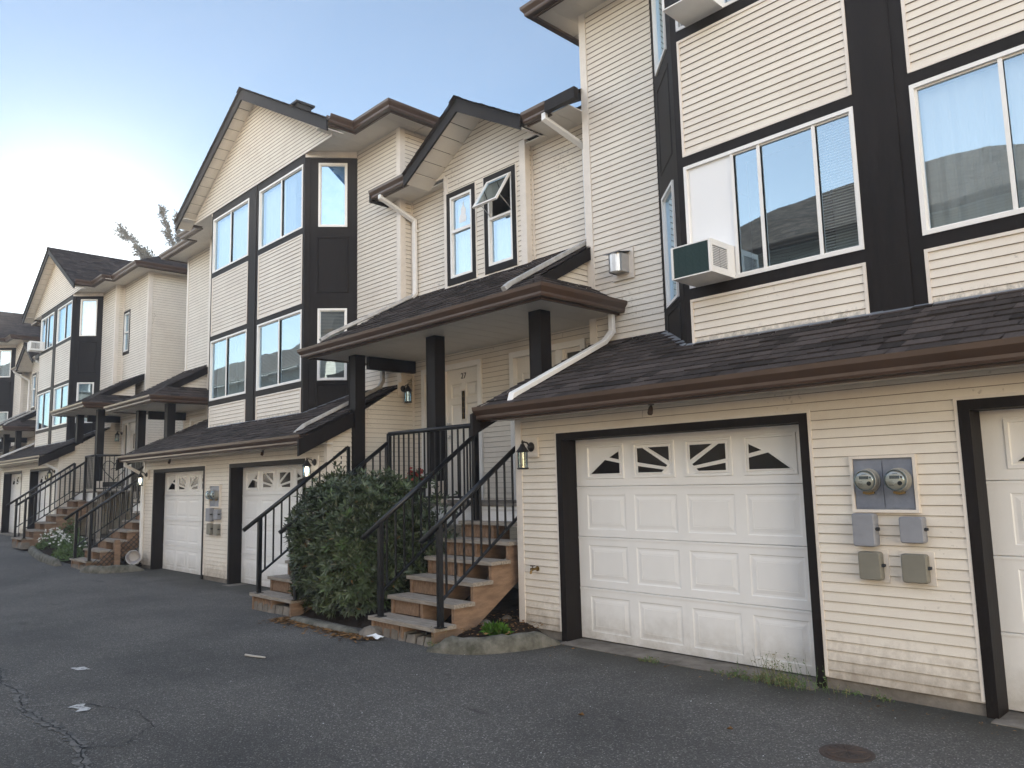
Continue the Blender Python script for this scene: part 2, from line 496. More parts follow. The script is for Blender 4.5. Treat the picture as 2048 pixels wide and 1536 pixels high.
# ------------------------------------------------------------------ mesh builder
class MB:
    def __init__(s):
        s.v, s.f, s.t, s.m, s.mats = [], [], [], [], []
        s.smooth = False
        s.cuts = []
    def cut(s):      # what follows is a piece of its own
        s.cuts.append((len(s.v), len(s.f)))
    def mi(s, m):
        if m not in s.mats:
            s.mats.append(m)
        return s.mats.index(m)
    def face(s, pts, m=None, t=None):
        b = len(s.v)
        s.v.extend([tuple(p) for p in pts])
        s.f.append(tuple(range(b, b + len(pts))))
        s.t.append(0.5 if t is None else t)
        s.m.append(0 if m is None else s.mi(m))
    def mesh(s, verts, faces, m=None, t=None):
        b = len(s.v)
        s.v.extend([tuple(p) for p in verts])
        k = 0 if m is None else s.mi(m)
        for f in faces:
            s.f.append(tuple(b + i for i in f))
            s.t.append(0.5 if t is None else t)
            s.m.append(k)
    def hexa(s, c, m=None, t=None):     # 8 corners: bottom 0-3, top 4-7
        s.mesh(c, [(3, 2, 1, 0), (4, 5, 6, 7), (0, 1, 5, 4), (1, 2, 6, 5), (2, 3, 7, 6), (3, 0, 4, 7)], m, t)
    def box(s, x0, x1, y0, y1, z0, z1, m=None, t=None):
        s.hexa([(x0, y0, z0), (x1, y0, z0), (x1, y1, z0), (x0, y1, z0), (x0, y0, z1), (x1, y0, z1), (x1, y1, z1), (x0, y1, z1)], m, t)
    def fbox(s, fr, u0, u1, z0, z1, o0, o1, m=None, t=None):
        p = fr.p
        s.hexa([p(u0, z0, o1), p(u1, z0, o1), p(u1, z0, o0), p(u0, z0, o0), p(u0, z1, o1), p(u1, z1, o1), p(u1, z1, o0), p(u0, z1, o0)], m, t)
    def prism(s, poly, ext, m=None, t=None):   # poly list of 3d points, ext vector
        n = len(poly)
        a = [Vector(p) for p in poly]
        b = [p + Vector(ext) for p in a]
        s.mesh(a + b, [tuple(range(n - 1, -1, -1)), tuple(range(n, 2 * n))] + [(i, (i + 1) % n, n + (i + 1) % n, n + i) for i in range(n)], m, t)
    def tube(s, path, r, n=8, m=None, caps=True, up=None, rect=None, t=None):
        P = [Vector(p) for p in path]
        rings = []
        prev = None
        for i, p in enumerate(P):
            if i == 0:
                d = (P[1] - P[0]).normalized(); k = 1.0
            elif i == len(P) - 1:
                d = (P[-1] - P[-2]).normalized(); k = 1.0
            else:
                d1 = (P[i] - P[i - 1]).normalized(); d2 = (P[i + 1] - P[i]).normalized()
                d = (d1 + d2)
                d = d.normalized() if d.length > 1e-6 else d1
                k = 1.0 / max(0.5, d.dot(d1))
            if prev is None:
                a = Vector(up) if up else (Vector((0, 0, 1)) if abs(d.z) < 0.9 else Vector((0, 1, 0)))
            else:
                a = prev
            a = (a - d * a.dot(d)).normalized()
            prev = a
            b = d.cross(a)
            rr = r[i] if isinstance(r, (list, tuple)) else r
            if rect:
                hw, hh = rect[0] / 2, rect[1] / 2
                c = min(hw, hh) * 0.25
                prof = [(hw, hh - c), (hw - c, hh), (-hw + c, hh), (-hw, hh - c), (-hw, -hh + c), (-hw + c, -hh), (hw - c, -hh), (hw, -hh + c)]
                rings.append([p + b * x * k + a * y * k for x, y in prof])
            else:
                rings.append([p + (a * math.cos(2 * math.pi * j / n) + b * math.sin(2 * math.pi * j / n)) * rr for j in range(n)])
        nn = len(rings[0])
        v = [q for g in rings for q in g]
        f = []
        for i in range(len(rings) - 1):
            for j in range(nn):
                f.append((i * nn + j, i * nn + (j + 1) % nn, (i + 1) * nn + (j + 1) % nn, (i + 1) * nn + j))
        if caps:
            f.append(tuple(range(nn - 1, -1, -1)))
            f.append(tuple((len(rings) - 1) * nn + j for j in range(nn)))
        s.mesh(v, f, m, t)
    def lathe(s, c, axis, prof, n=20, m=None, t=None):  # prof list of (along, radius)
        ax = Vector(axis).normalized()
        a = Vector((0, 0, 1)) if abs(ax.z) < 0.9 else Vector((1, 0, 0))
        a = (a - ax * a.dot(ax)).normalized()
        b = ax.cross(a)
        c = Vector(c)
        v = []
        for h, r in prof:
            for j in range(n):
                an = 2 * math.pi * j / n
                v.append(c + ax * h + (a * math.cos(an) + b * math.sin(an)) * max(r, 1e-4))
        f = []
        for i in range(len(prof) - 1):
            for j in range(n):
                f.append((i * n + j, i * n + (j + 1) % n, (i + 1) * n + (j + 1) % n, (i + 1) * n + j))
        f.append(tuple(range(n - 1, -1, -1)))
        f.append(tuple((len(prof) - 1) * n + j for j in range(n)))
        s.mesh(v, f, m, t)
    def sweep(s, path, prof, z, m=None, t=None):   # horizontal path (x,y); prof (out,z) closed; out = right side of travel
        P = [Vector((p[0], p[1], 0)) for p in path]
        rings = []
        for i, p in enumerate(P):
            def rt(d):
                return Vector((d.y, -d.x, 0))
            if i == 0:
                o = rt((P[1] - P[0]).normalized())
            elif i == len(P) - 1:
                o = rt((P[-1] - P[-2]).normalized())
            else:
                o1 = rt((P[i] - P[i - 1]).normalized()); o2 = rt((P[i + 1] - P[i]).normalized())
                o = (o1 + o2) / (1 + o1.dot(o2))
            rings.append([p + o * a + Vector((0, 0, z + h)) for a, h in prof])
        n = len(prof)
        v = [q for g in rings for q in g]
        f = []
        for i in range(len(rings) - 1):
            for j in range(n):
                f.append((i * n + j, i * n + (j + 1) % n, (i + 1) * n + (j + 1) % n, (i + 1) * n + j))
        f.append(tuple(range(n)))
        f.append(tuple((len(rings) - 1) * n + j for j in range(n - 1, -1, -1)))
        s.mesh(v, f, m, t)
    def build(s, name, m=None, parent=None, origin=(0, 0, 0), smooth=None):
        if s.cuts:
            st = [(0, 0)] + s.cuts
            en = s.cuts + [(len(s.v), len(s.f))]
            out = None
            for (va, fa), (vb, fb) in zip(st, en):
                if fb > fa:
                    q = MB()
                    q.v, q.f = s.v[va:vb], [tuple(i - va for i in f) for f in s.f[fa:fb]]
                    q.t, q.m, q.mats, q.smooth = s.t[fa:fb], s.m[fa:fb], s.mats, s.smooth
                    o = q.build(name, m, parent, origin, smooth)
                    out = out or o
            return out
        me = bpy.data.meshes.new(name)
        ox, oy, oz = origin
        me.from_pydata([(a - ox, b - oy, c - oz) for a, b, c in s.v], [], s.f)
        if s.mats and (m is None or m is SID):
            for q in s.mats:
                me.materials.append(q)
            me.polygons.foreach_set("material_index", s.m)
        else:
            me.materials.append(m)
        a = me.attributes.new("tint", 'FLOAT', 'FACE')
        a.data.foreach_set("value", s.t)
        if smooth or s.smooth:
            me.polygons.foreach_set("use_smooth", [True] * len(me.polygons))
        me.update()
        o = bpy.data.objects.new(name, me)
        col.objects.link(o)
        if parent is not None:
            o.parent = parent
        else:
            o.location = origin
        return o

class Fr:      # wall frame: origin, horizontal direction u, outward normal n
    def __init__(s, o, u, n):
        s.o, s.u, s.n = Vector(o), Vector(u).normalized(), Vector(n).normalized()
    def p(s, u, z, o=0.0):
        return s.o + s.u * u + s.n * o + Vector((0, 0, z))
def front(y):
    return Fr((0, y, 0), (1, 0, 0), (0, -1, 0))
def sideR(x):      # faces +x, u along +y
    return Fr((x, 0, 0), (0, 1, 0), (1, 0, 0))
def sideL(x):
    return Fr((x, 0, 0), (0, 1, 0), (-1, 0, 0))

def thing(name, loc, label, cat, group=None, rz=0, kind=None):
    o = bpy.data.objects.new(name, None)
    o.empty_display_size = 0.3
    col.objects.link(o)
    o.location = loc
    o.rotation_euler = (0, 0, rz)
    o["label"], o["category"] = label, cat
    if group:
        o["group"] = group
    return o
def tag(o, label, cat, group=None, kind=None):
    o["label"], o["category"] = label, cat
    if group:
        o["group"] = group
    if kind:
        o["kind"] = kind
    return o
def copy_tree(o, parent=None):
    c = o.copy()
    col.objects.link(c)
    if parent is not None:
        c.parent = parent
    for ch in list(o.children):
        copy_tree(ch, c)
    return c

def interval(poly, z):
    xs = []
    n = len(poly)
    for i in range(n):
        (u0, z0), (u1, z1) = poly[i], poly[(i + 1) % n]
        if abs(z1 - z0) < 1e-9:
            if abs(z - z0) < 1e-6:
                xs += [u0, u1]
            continue
        k = (z - z0) / (z1 - z0)
        if -1e-6 <= k <= 1 + 1e-6:
            xs.append(u0 + (u1 - u0) * k)
    return (min(xs), max(xs)) if xs else None
CO = 0.0762
def siding(mb, fr, poly, holes=(), m=None, c=CO, off=0.0):
    z0, z1 = min(p[1] for p in poly), max(p[1] for p in poly)
    br = {z0, z1}
    k = math.floor(z0 / c)
    while k * c < z1:
        if k * c > z0 + 0.004:
            br.add(k * c)
        k += 1
    for h in holes:
        for z in (h[2], h[3]):
            if z0 < z < z1:
                br.add(z)
    for _, z in poly:
        br.add(z)
    br = sorted(br)
    for za, zb in zip(br, br[1:]):
        if zb - za < 0.003:
            continue
        kk = math.floor(za / c + 1e-4)
        fa, fb = (za - kk * c) / c, (zb - kk * c) / c
        oa, ob = 0.015 - 0.012 * fa + off, 0.015 - 0.012 * fb + off
        A, B = interval(poly, za + 1e-5), interval(poly, zb - 1e-5)
        if not A or not B:
            continue
        segs = [(A[0], A[1], B[0], B[1])]
        for h in holes:
            if za >= h[2] - 1e-6 and zb <= h[3] + 1e-6:
                ns = []
                for a0, a1, b0, b1 in segs:
                    if h[1] <= min(a0, b0) or h[0] >= max(a1, b1):
                        ns.append((a0, a1, b0, b1)); continue
                    if h[0] > min(a0, b0):
                        ns.append((a0, h[0], b0, h[0]))
                    if h[1] < max(a1, b1):
                        ns.append((h[1], a1, h[1], b1))
                segs = ns
        full = fa < 0.02
        ext = 0.012 if fb > 0.98 and zb < z1 - 0.02 else 0
        rng = random.Random(int(kk * 131 + abs(A[0]) * 977) & 0xffff)
        t = rng.uniform(0.2, 0.8)
        for a0, a1, b0, b1 in segs:
            if ext and b1 - b0 > .02:      # strip coloured dark for the shade below the next lap
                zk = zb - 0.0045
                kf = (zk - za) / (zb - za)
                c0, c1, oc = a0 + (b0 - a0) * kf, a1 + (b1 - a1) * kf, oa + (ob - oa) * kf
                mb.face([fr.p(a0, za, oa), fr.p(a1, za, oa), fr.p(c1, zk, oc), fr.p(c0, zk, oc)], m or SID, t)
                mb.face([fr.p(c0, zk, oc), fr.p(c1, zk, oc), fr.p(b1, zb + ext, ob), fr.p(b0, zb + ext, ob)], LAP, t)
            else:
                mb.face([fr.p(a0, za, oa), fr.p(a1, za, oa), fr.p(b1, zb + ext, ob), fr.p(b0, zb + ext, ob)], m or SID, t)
            if fa < .02 and fb > .98 and min(a1, b1) - max(a0, b0) > 2.2:      # lapped joint between lengths
                us_ = max(a0, b0) + (min(a1, b1) - max(a0, b0)) * rng.uniform(.15, .85)
                if kk % 2 == 0:
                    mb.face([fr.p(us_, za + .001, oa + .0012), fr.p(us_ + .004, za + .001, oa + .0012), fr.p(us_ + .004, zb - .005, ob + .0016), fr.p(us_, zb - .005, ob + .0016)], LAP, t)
            if full:
                mb.face([fr.p(a0, za, oa), fr.p(a1, za, oa), fr.p(a1, za + 0.012, off + 0.0025), fr.p(a0, za + 0.012, off + 0.0025)], LAP, t)  # lip underside, gap shade painted in

def shingles(mb, O, ud, vd, poly, m=None, ex=0.143, thick=0.011):
    O, ud, vd = Vector(O), Vector(ud).normalized(), Vector(vd).normalized()
    n = ud.cross(vd).normalized()
    if n.z < 0:
        n = -n
    v0, v1 = min(p[1] for p in poly), max(p[1] for p in poly)
    P = lambda u, v, h: O + ud * u + vd * v + n * h
    mb.face([P(u, v, -0.03) for u, v in poly], m, 0.3)
    v = v0
    while v < v1 - 1e-4:
        vb = min(v + ex, v1)
        A, B = interval(poly, v + 1e-4), interval(poly, vb - 1e-4)
        if A and B:
            lo, hi = min(A[0], B[0]), max(A[1], B[1])
            u = lo - random.uniform(0, 0.3)
            while u < hi:
                du = random.choice((0.14, 0.17, 0.2, 0.26, 0.33))
                ua, ub = u, u + du
                a0, a1 = min(max(ua, A[0]), A[1]), min(max(ub, A[0]), A[1])
                b0, b1 = min(max(ua, B[0]), B[1]), min(max(ub, B[0]), B[1])
                if (a1 - a0) + (b1 - b0) > 0.004:
                    h = thick + random.choice((0.0, 0.0, 0.004, 0.007))
                    dv = random.choice((0, 0, 0, -0.006, 0.006)) if v > v0 else 0
                    t = min(1, max(0, random.gauss(0.5, 0.33)))
                    g_ = .003
                    a0, a1 = a0 + g_, max(a0 + g_, a1 - g_)
                    b0, b1 = b0 + g_, max(b0 + g_, b1 - g_)
                    mb.face([P(a0, v + dv, h), P(a1, v + dv, h), P(b1, vb + 0.008, 0.003), P(b0, vb + 0.008, 0.003)], m, t)
                    mb.face([P(a0, v + dv, 0), P(a1, v + dv, 0), P(a1, v + dv, h), P(a0, v + dv, h)], m, t * 0.6)
                u += du
        v += ex

GP = [(0, 0), (0.075, 0), (0.085, 0.02), (0.085, 0.045), (0.115, 0.085), (0.125, 0.10), (0.13, 0.14), (0.118, 0.14), (0.108, 0.10), (0.0, 0.10)]
FASC = [(-0.03, -0.02), (0, -0.02), (0, 0.15), (-0.03, 0.15)]
def gutter(parent, path, z, org, name="gutter"):
    mb = MB()
    mb.sweep(path, GP, z)
    mb.sweep(path, FASC, z)
    return mb.build(name, GUT, parent, org)

def slab(mb, fr, u0, u1, z0, z1, holes, o, m=None):
    us = sorted({u0, u1} | {h[0] for h in holes} | {h[1] for h in holes})
    zs = sorted({z0, z1} | {h[2] for h in holes} | {h[3] for h in holes})
    for a, b in zip(us, us[1:]):
        for c, d in zip(zs, zs[1:]):
            um, zm = (a + b) / 2, (c + d) / 2
            if any(h[0] < um < h[1] and h[2] < zm < h[3] for h in holes):
                continue
            mb.face([fr.p(a, c, o), fr.p(b, c, o), fr.p(b, d, o), fr.p(a, d, o)], m)
def nest(mb, fr, u0, u1, z0, z1, steps, m=None):   # steps: (inset, offset) from outer to inner, last one filled
    for (i0, o0), (i1, o1) in zip(steps, steps[1:]):
        A = [(u0 + i0, z0 + i0), (u1 - i0, z0 + i0), (u1 - i0, z1 - i0), (u0 + i0, z1 - i0)]
        B = [(u0 + i1, z0 + i1), (u1 - i1, z0 + i1), (u1 - i1, z1 - i1), (u0 + i1, z1 - i1)]
        for k in range(4):
            a, b, c, d = A[k], A[(k + 1) % 4], B[(k + 1) % 4], B[k]
            mb.face([fr.p(*a, o0), fr.p(*b, o0), fr.p(*c, o1), fr.p(*d, o1)], m)
    i, o = steps[-1]
    mb.face([fr.p(u0 + i, z0 + i, o), fr.p(u1 - i, z0 + i, o), fr.p(u1 - i, z1 - i, o), fr.p(u0 + i, z1 - i, o)], m)

def curtain(mb, fr, u0, u1, z0, z1, o, amp=0.02, wave=0.11, seed=0, m=None):
    r = random.Random(seed)
    n = max(6, int((u1 - u0) / 0.02))
    ph = r.uniform(0, 6)
    P = []
    for i in range(n + 1):
        u = u0 + (u1 - u0) * i / n
        d = amp * (math.sin(u * 2 * math.pi / wave + ph) + 0.6 * math.sin(u * 2 * math.pi / (wave * 2.7) + ph * 2))
        P.append((u, d))
    for (ua, da), (ub, db) in zip(P, P[1:]):
        mb.face([fr.p(ua, z0, o + da), fr.p(ub, z0, o + db), fr.p(ub, z1, o + db * 0.6), fr.p(ua, z1, o + da * 0.6)], m)

def window(parent, org, fr, u0, u1, z0, z1, mull=(0.5,), backs=(), fw=0.036, seed=0, proud=0.022, fmat=None, hmull=None):
    mb = MB()
    o0, o1 = -0.05, proud
    mb.fbox(fr, u0, u1, z0, z0 + fw, o0, o1)
    mb.fbox(fr, u0, u1, z1 - fw, z1, o0, o1)
    mb.fbox(fr, u0, u0 + fw, z0 + fw, z1 - fw, o0, o1)
    mb.fbox(fr, u1 - fw, u1, z0 + fw, z1 - fw, o0, o1)
    a, b = u0 + fw, u1 - fw
    for f in mull:
        c = a + (b - a) * f
        mb.fbox(fr, c - 0.016, c + 0.016, z0 + fw, z1 - fw, o0, o1 - 0.012)
    if hmull:
        c = z0 + (z1 - z0) * hmull
        mb.fbox(fr, a, b, c - 0.025, c + 0.025, o0, o1 - 0.008)
    ed = [a] + [a + (b - a) * f for f in mull] + [b]
    s = 0.016
    for e0, e1 in zip(ed, ed[1:]):      # thin inner sash lines
        for q in ((e0, e1, z0 + fw, z0 + fw + s), (e0, e1, z1 - fw - s, z1 - fw), (e0, e0 + s, z0 + fw + s, z1 - fw - s), (e1 - s, e1, z0 + fw + s, z1 - fw - s)):
            mb.fbox(fr, *q, o0 + 0.005, o1 - 0.026)
    wn_ = mb.build("window", fmat or WHITE, parent, org)
    g = MB()
    g.face([fr.p(a, z0 + fw, -0.022), fr.p(b, z0 + fw, -0.022), fr.p(b, z1 - fw, -0.022), fr.p(a, z1 - fw, -0.022)])
    g.build("pane", GLASS, wn_, org)
    for k, (f0, f1, ty) in enumerate(backs):
        c0, c1 = a + (b - a) * f0, a + (b - a) * f1
        q = MB()
        if ty == 'sheer':
            curtain(q, fr, c0, c1, z0 + fw, z1 - fw, -0.12, 0.012, 0.13, seed + k)
            q.build("curtain", SHEER, wn_, org)
        elif ty == 'drape':
            curtain(q, fr, c0, c1, z0 + fw, z1 - fw, -0.13, 0.02, 0.12, seed + k)
            q.build("curtain", DRAPE, wn_, org)
        elif ty == 'foil':
            curtain(q, fr, c0, c1, z0 + fw, z1 - fw, -0.05, 0.005, 0.3, seed + k)
            q.build("plastic_film", FOIL, wn_, org)
        elif ty == 'board':
            q.fbox(fr, c0 + 0.018, c1 - 0.018, z0 + fw + .017, z1 - fw - .017, -0.018, -0.006)
            q.build("filler_board", BOARDW, wn_, org)
        elif ty == 'dark':
            q.fbox(fr, c0, c1, z0 + fw, z1 - fw, -0.32, -0.30)  # dark sheet standing in for the unlit room behind the pane
            q.build("dark_room_sheet", DARKF, wn_, org)
        elif ty == 'blind':
            z = z0 + fw + 0.01
            while z < z1 - fw:
                q.face([fr.p(c0, z, -0.075), fr.p(c1, z, -0.075), fr.p(c1, z + 0.019, -0.098), fr.p(c0, z + 0.019, -0.098)])
                z += 0.027
            q.build("blind", BLIND, wn_, org)
    return wn_

def garage_door(parent, org, fr, u0, u1, z0, z1, paper=False):
    mb = MB()
    H = (z1 - z0) / 4
    W = (u1 - u0)
    m0 = 0.155
    gap = 0.115
    pw = (W - 2 * m0 - 3 * gap) / 4
    for k in range(4):
        a, b = z0 + k * H + 0.004, z0 + (k + 1) * H - 0.004
        cells = []
        for j in range(4):
            c = u0 + m0 + j * (pw + gap)
            cells.append((c, c + pw, a + 0.075, b - 0.085))
        slab(mb, fr, u0, u1, a, b, cells, 0.0)
        # section edge rolls
        mb.fbox(fr, u0, u1, b - 0.020, b, 0, 0.006)
        mb.face([fr.p(u0, a, 0), fr.p(u1, a, 0), fr.p(u1, a, -0.03), fr.p(u0, a, -0.03)])
        mb.face([fr.p(u0, b, 0), fr.p(u1, b, 0), fr.p(u1, b + 0.008, -0.03), fr.p(u0, b + 0.008, -0.03)])
        for c in cells:
            if k < 3:
                nest(mb, fr, *c, [(0, 0), (0.008, -0.005), (0.026, -0.006), (0.060, -0.001), (0.063, -0.004), (0.066, -0.001)])
            else:
                nest(mb, fr, *c, [(0, 0), (0.004, 0.010), (0.028, 0.010), (0.034, -0.004), (0.04, -0.004)])
    d = mb.build("garage_door", DOORW, parent, org)
    # sunburst lights of the top section
    a, b = z0 + 3 * H + 0.079 + 0.04, z1 - 0.004 - 0.085 - 0.04
    h = b - a
    for j in range(4):
        c = u0 + m0 + j * (pw + gap) + 0.04
        wd = pw - 0.08
        def q(x, y):
            x = x if j < 2 else 1 - x
            return (c + x * wd, a + y * h)
        if j in (0, 3):
            polys = [[(0.06, 0.05), (0.97, 0.05), (0.97, 0.42), (0.52, 0.56)], [(0.66, 0.64), (0.96, 0.55), (0.96, 0.86)]]
        else:
            polys = [[(0.06, 0.05), (0.74, 0.05), (0.80, 0.13), (0.06, 0.29)], [(0.05, 0.42), (0.86, 0.22), (0.90, 0.28), (0.22, 0.92), (0.05, 0.92)], [(0.36, 0.93), (0.95, 0.42), (0.95, 0.93)]]
        g = MB()
        rim = MB()
        for pl in polys:
            pts = [q(*p) for p in pl]
            g.face([fr.p(u, z, 0.001) for u, z in pts])
            cx_, cz_ = sum(p[0] for p in pts) / len(pts), sum(p[1] for p in pts) / len(pts)
            n = len(pts)
            ar = sum(pts[i][0] * pts[(i + 1) % n][1] - pts[(i + 1) % n][0] * pts[i][1] for i in range(n))
            sg = 1 if ar > 0 else -1
            ou = []
            for i in range(n):          # offset outward 14 mm
                p0, p1, p2 = Vector(pts[i - 1]), Vector(pts[i]), Vector(pts[(i + 1) % n])
                n1 = Vector(((p1 - p0).y, -(p1 - p0).x)).normalized() * sg
                n2 = Vector(((p2 - p1).y, -(p2 - p1).x)).normalized() * sg
                ou.append(p1 + (n1 + n2) / max(0.5, 1 + n1.dot(n2)) * 0.013)
            for i in range(n):
                k2 = (i + 1) % n
                A, B, C, D = pts[i], pts[k2], ou[k2], ou[i]
                rim.face([fr.p(A[0], A[1], 0.001), fr.p(B[0], B[1], 0.001), fr.p(B[0], B[1], 0.009), fr.p(A[0], A[1], 0.009)])
                rim.face([fr.p(A[0], A[1], 0.009), fr.p(B[0], B[1], 0.009), fr.p(C.x, C.y, 0.009), fr.p(D.x, D.y, 0.009)])
                rim.face([fr.p(C.x, C.y, 0.009), fr.p(D.x, D.y, 0.009), fr.p(D.x, D.y, -0.004), fr.p(C.x, C.y, -0.004)])
        w_ = rim.build("sunburst_window", DOORW, d, org)
        g.build("sunburst_pane", GDARK, d, org)
    if paper:
        q2 = MB()
        q2.fbox(fr, u0 + 0.31, u0 + 0.40, z1 - 0.50, z1 - 0.445, 0.011, 0.013)
        q2.build("notice", PAPER, d, org)
    return d
GDARK = mat("dark garage pane", (0.006, 0.006, 0.007), 0.08, 0.22)

# ------------------------------------------------------------------ ground
def lerp_tab(x, T):
    if x <= T[0][0]:
        return T[0][1]
    for (a, va), (b, vb) in zip(T, T[1:]):
        if x <= b:
            k = (x - a) / (b - a)
            k = k * k * (3 - 2 * k)
            return va + (vb - va) * k
    return T[-1][1]
GT = [(-70, 0.42), (-45, 0.36), (-30, 0.22), (-24, 0.10), (-18, -0.05), (-14, -0.06), (-8, 0.0), (60, 0.0)]
def gz(x, y=0):
    return lerp_tab(x, GT)
def ground():
    xs = [-900, -400, -200, -120] + [-80 + i * 2 for i in range(20)] + [-40 + i * 1.0 for i in range(60)] + [22, 30, 50, 90, 200, 500, 900]
    ys = [-900, -400, -150, -60, -30, -18] + [-12 + i * 1.0 for i in range(30)] + [20, 30, 60, 150, 400, 900]
    v, f = [], []
    for x in xs:
        for y in ys:
            v.append((x, y, gz(x) + (0.012 * math.sin(x * 0.9 + 1) * math.sin(y * 0.8) if -40 < x < 10 and -5 < y < 5 else 0)))
    n = len(ys)
    for i in range(len(xs) - 1):
        for j in range(n - 1):
            f.append((i * n + j, (i + 1) * n + j, (i + 1) * n + j + 1, i * n + j + 1))
    mb = MB()
    mb.mesh(v, f)
    mb.smooth = True
    o = mb.build("road", ASPH)
    o["kind"] = "structure"
ground()

# ------------------------------------------------------------------ tower (two back-to-back townhouses)
XL, XR = -6.40, 1.72
BL, BR = -4.47, -0.25          # bay front
CL, CR = -5.26, 0.36           # bay chamfer ends on the main wall
YG, YB, YW = 6.20, 6.85, 7.60
XC = -2.36
SL = 0.585
def wall_lantern(loc, rz, label, lit=False):
    """faces local -y"""
    t = thing("wall_lantern", loc, label, "wall lantern", "carriage lanterns on the walls", rz)
    mb = MB(); mb.box(-0.095, 0.095, -0.025, 0, -0.115, 0.105)
    mb.build("mounting_block", TRIM, t)
    mb = MB()
    mb.lathe((0, -0.02, 0.0), (0, -1, 0), [(0, 0.05), (0.012, 0.055), (0.022, 0.045), (0.03, 0.03), (0.05, 0.02)], 12)
    mb.tube([(0, -0.05, 0.0), (0, -0.09, 0.045), (0, -0.14, 0.055), (0, -0.165, 0.03)], 0.010, 6)
    mb.build("arm", BLACK, t)
    mb = MB()
    y = -0.165
    mb.lathe((0, y, 0.075), (0, 0, -1), [(0, 0.004), (0.02, 0.012), (0.04, 0.01), (0.045, 0.02), (0.075, 0.035), (0.12, 0.068), (0.128, 0.074), (0.135, 0.066)], 12)
    mb.lathe((0, y, -0.23), (0, 0, -1), [(0, 0.064), (0.01, 0.066), (0.02, 0.06)], 12)
    for k in range(8):
        a = 2 * math.pi * (k + .5) / 8
        x_, y_ = 0.058 * math.cos(a), y + 0.058 * math.sin(a)
        mb.tube([(x_, y_, -0.05), (x_, y_, -0.235)], 0.005, 4)
    mb.build("cage", BLACK, t)
    mb = MB(); mb.lathe((0, y, -0.065), (0, 0, -1), [(0, 0.018), (0.03, 0.03), (0.08, 0.03), (0.13, 0.016), (0.15, 0.016)], 12)
    mb.smooth = True
    mb.build("bulb", LITB if lit else BULB, t)
    mb = MB(); mb.lathe((0, y, -0.058), (0, 0, -1), [(0, 0.05), (0.17, 0.05)], 16)
    mb.build("glass_cylinder", CLEAR, t)
    return t

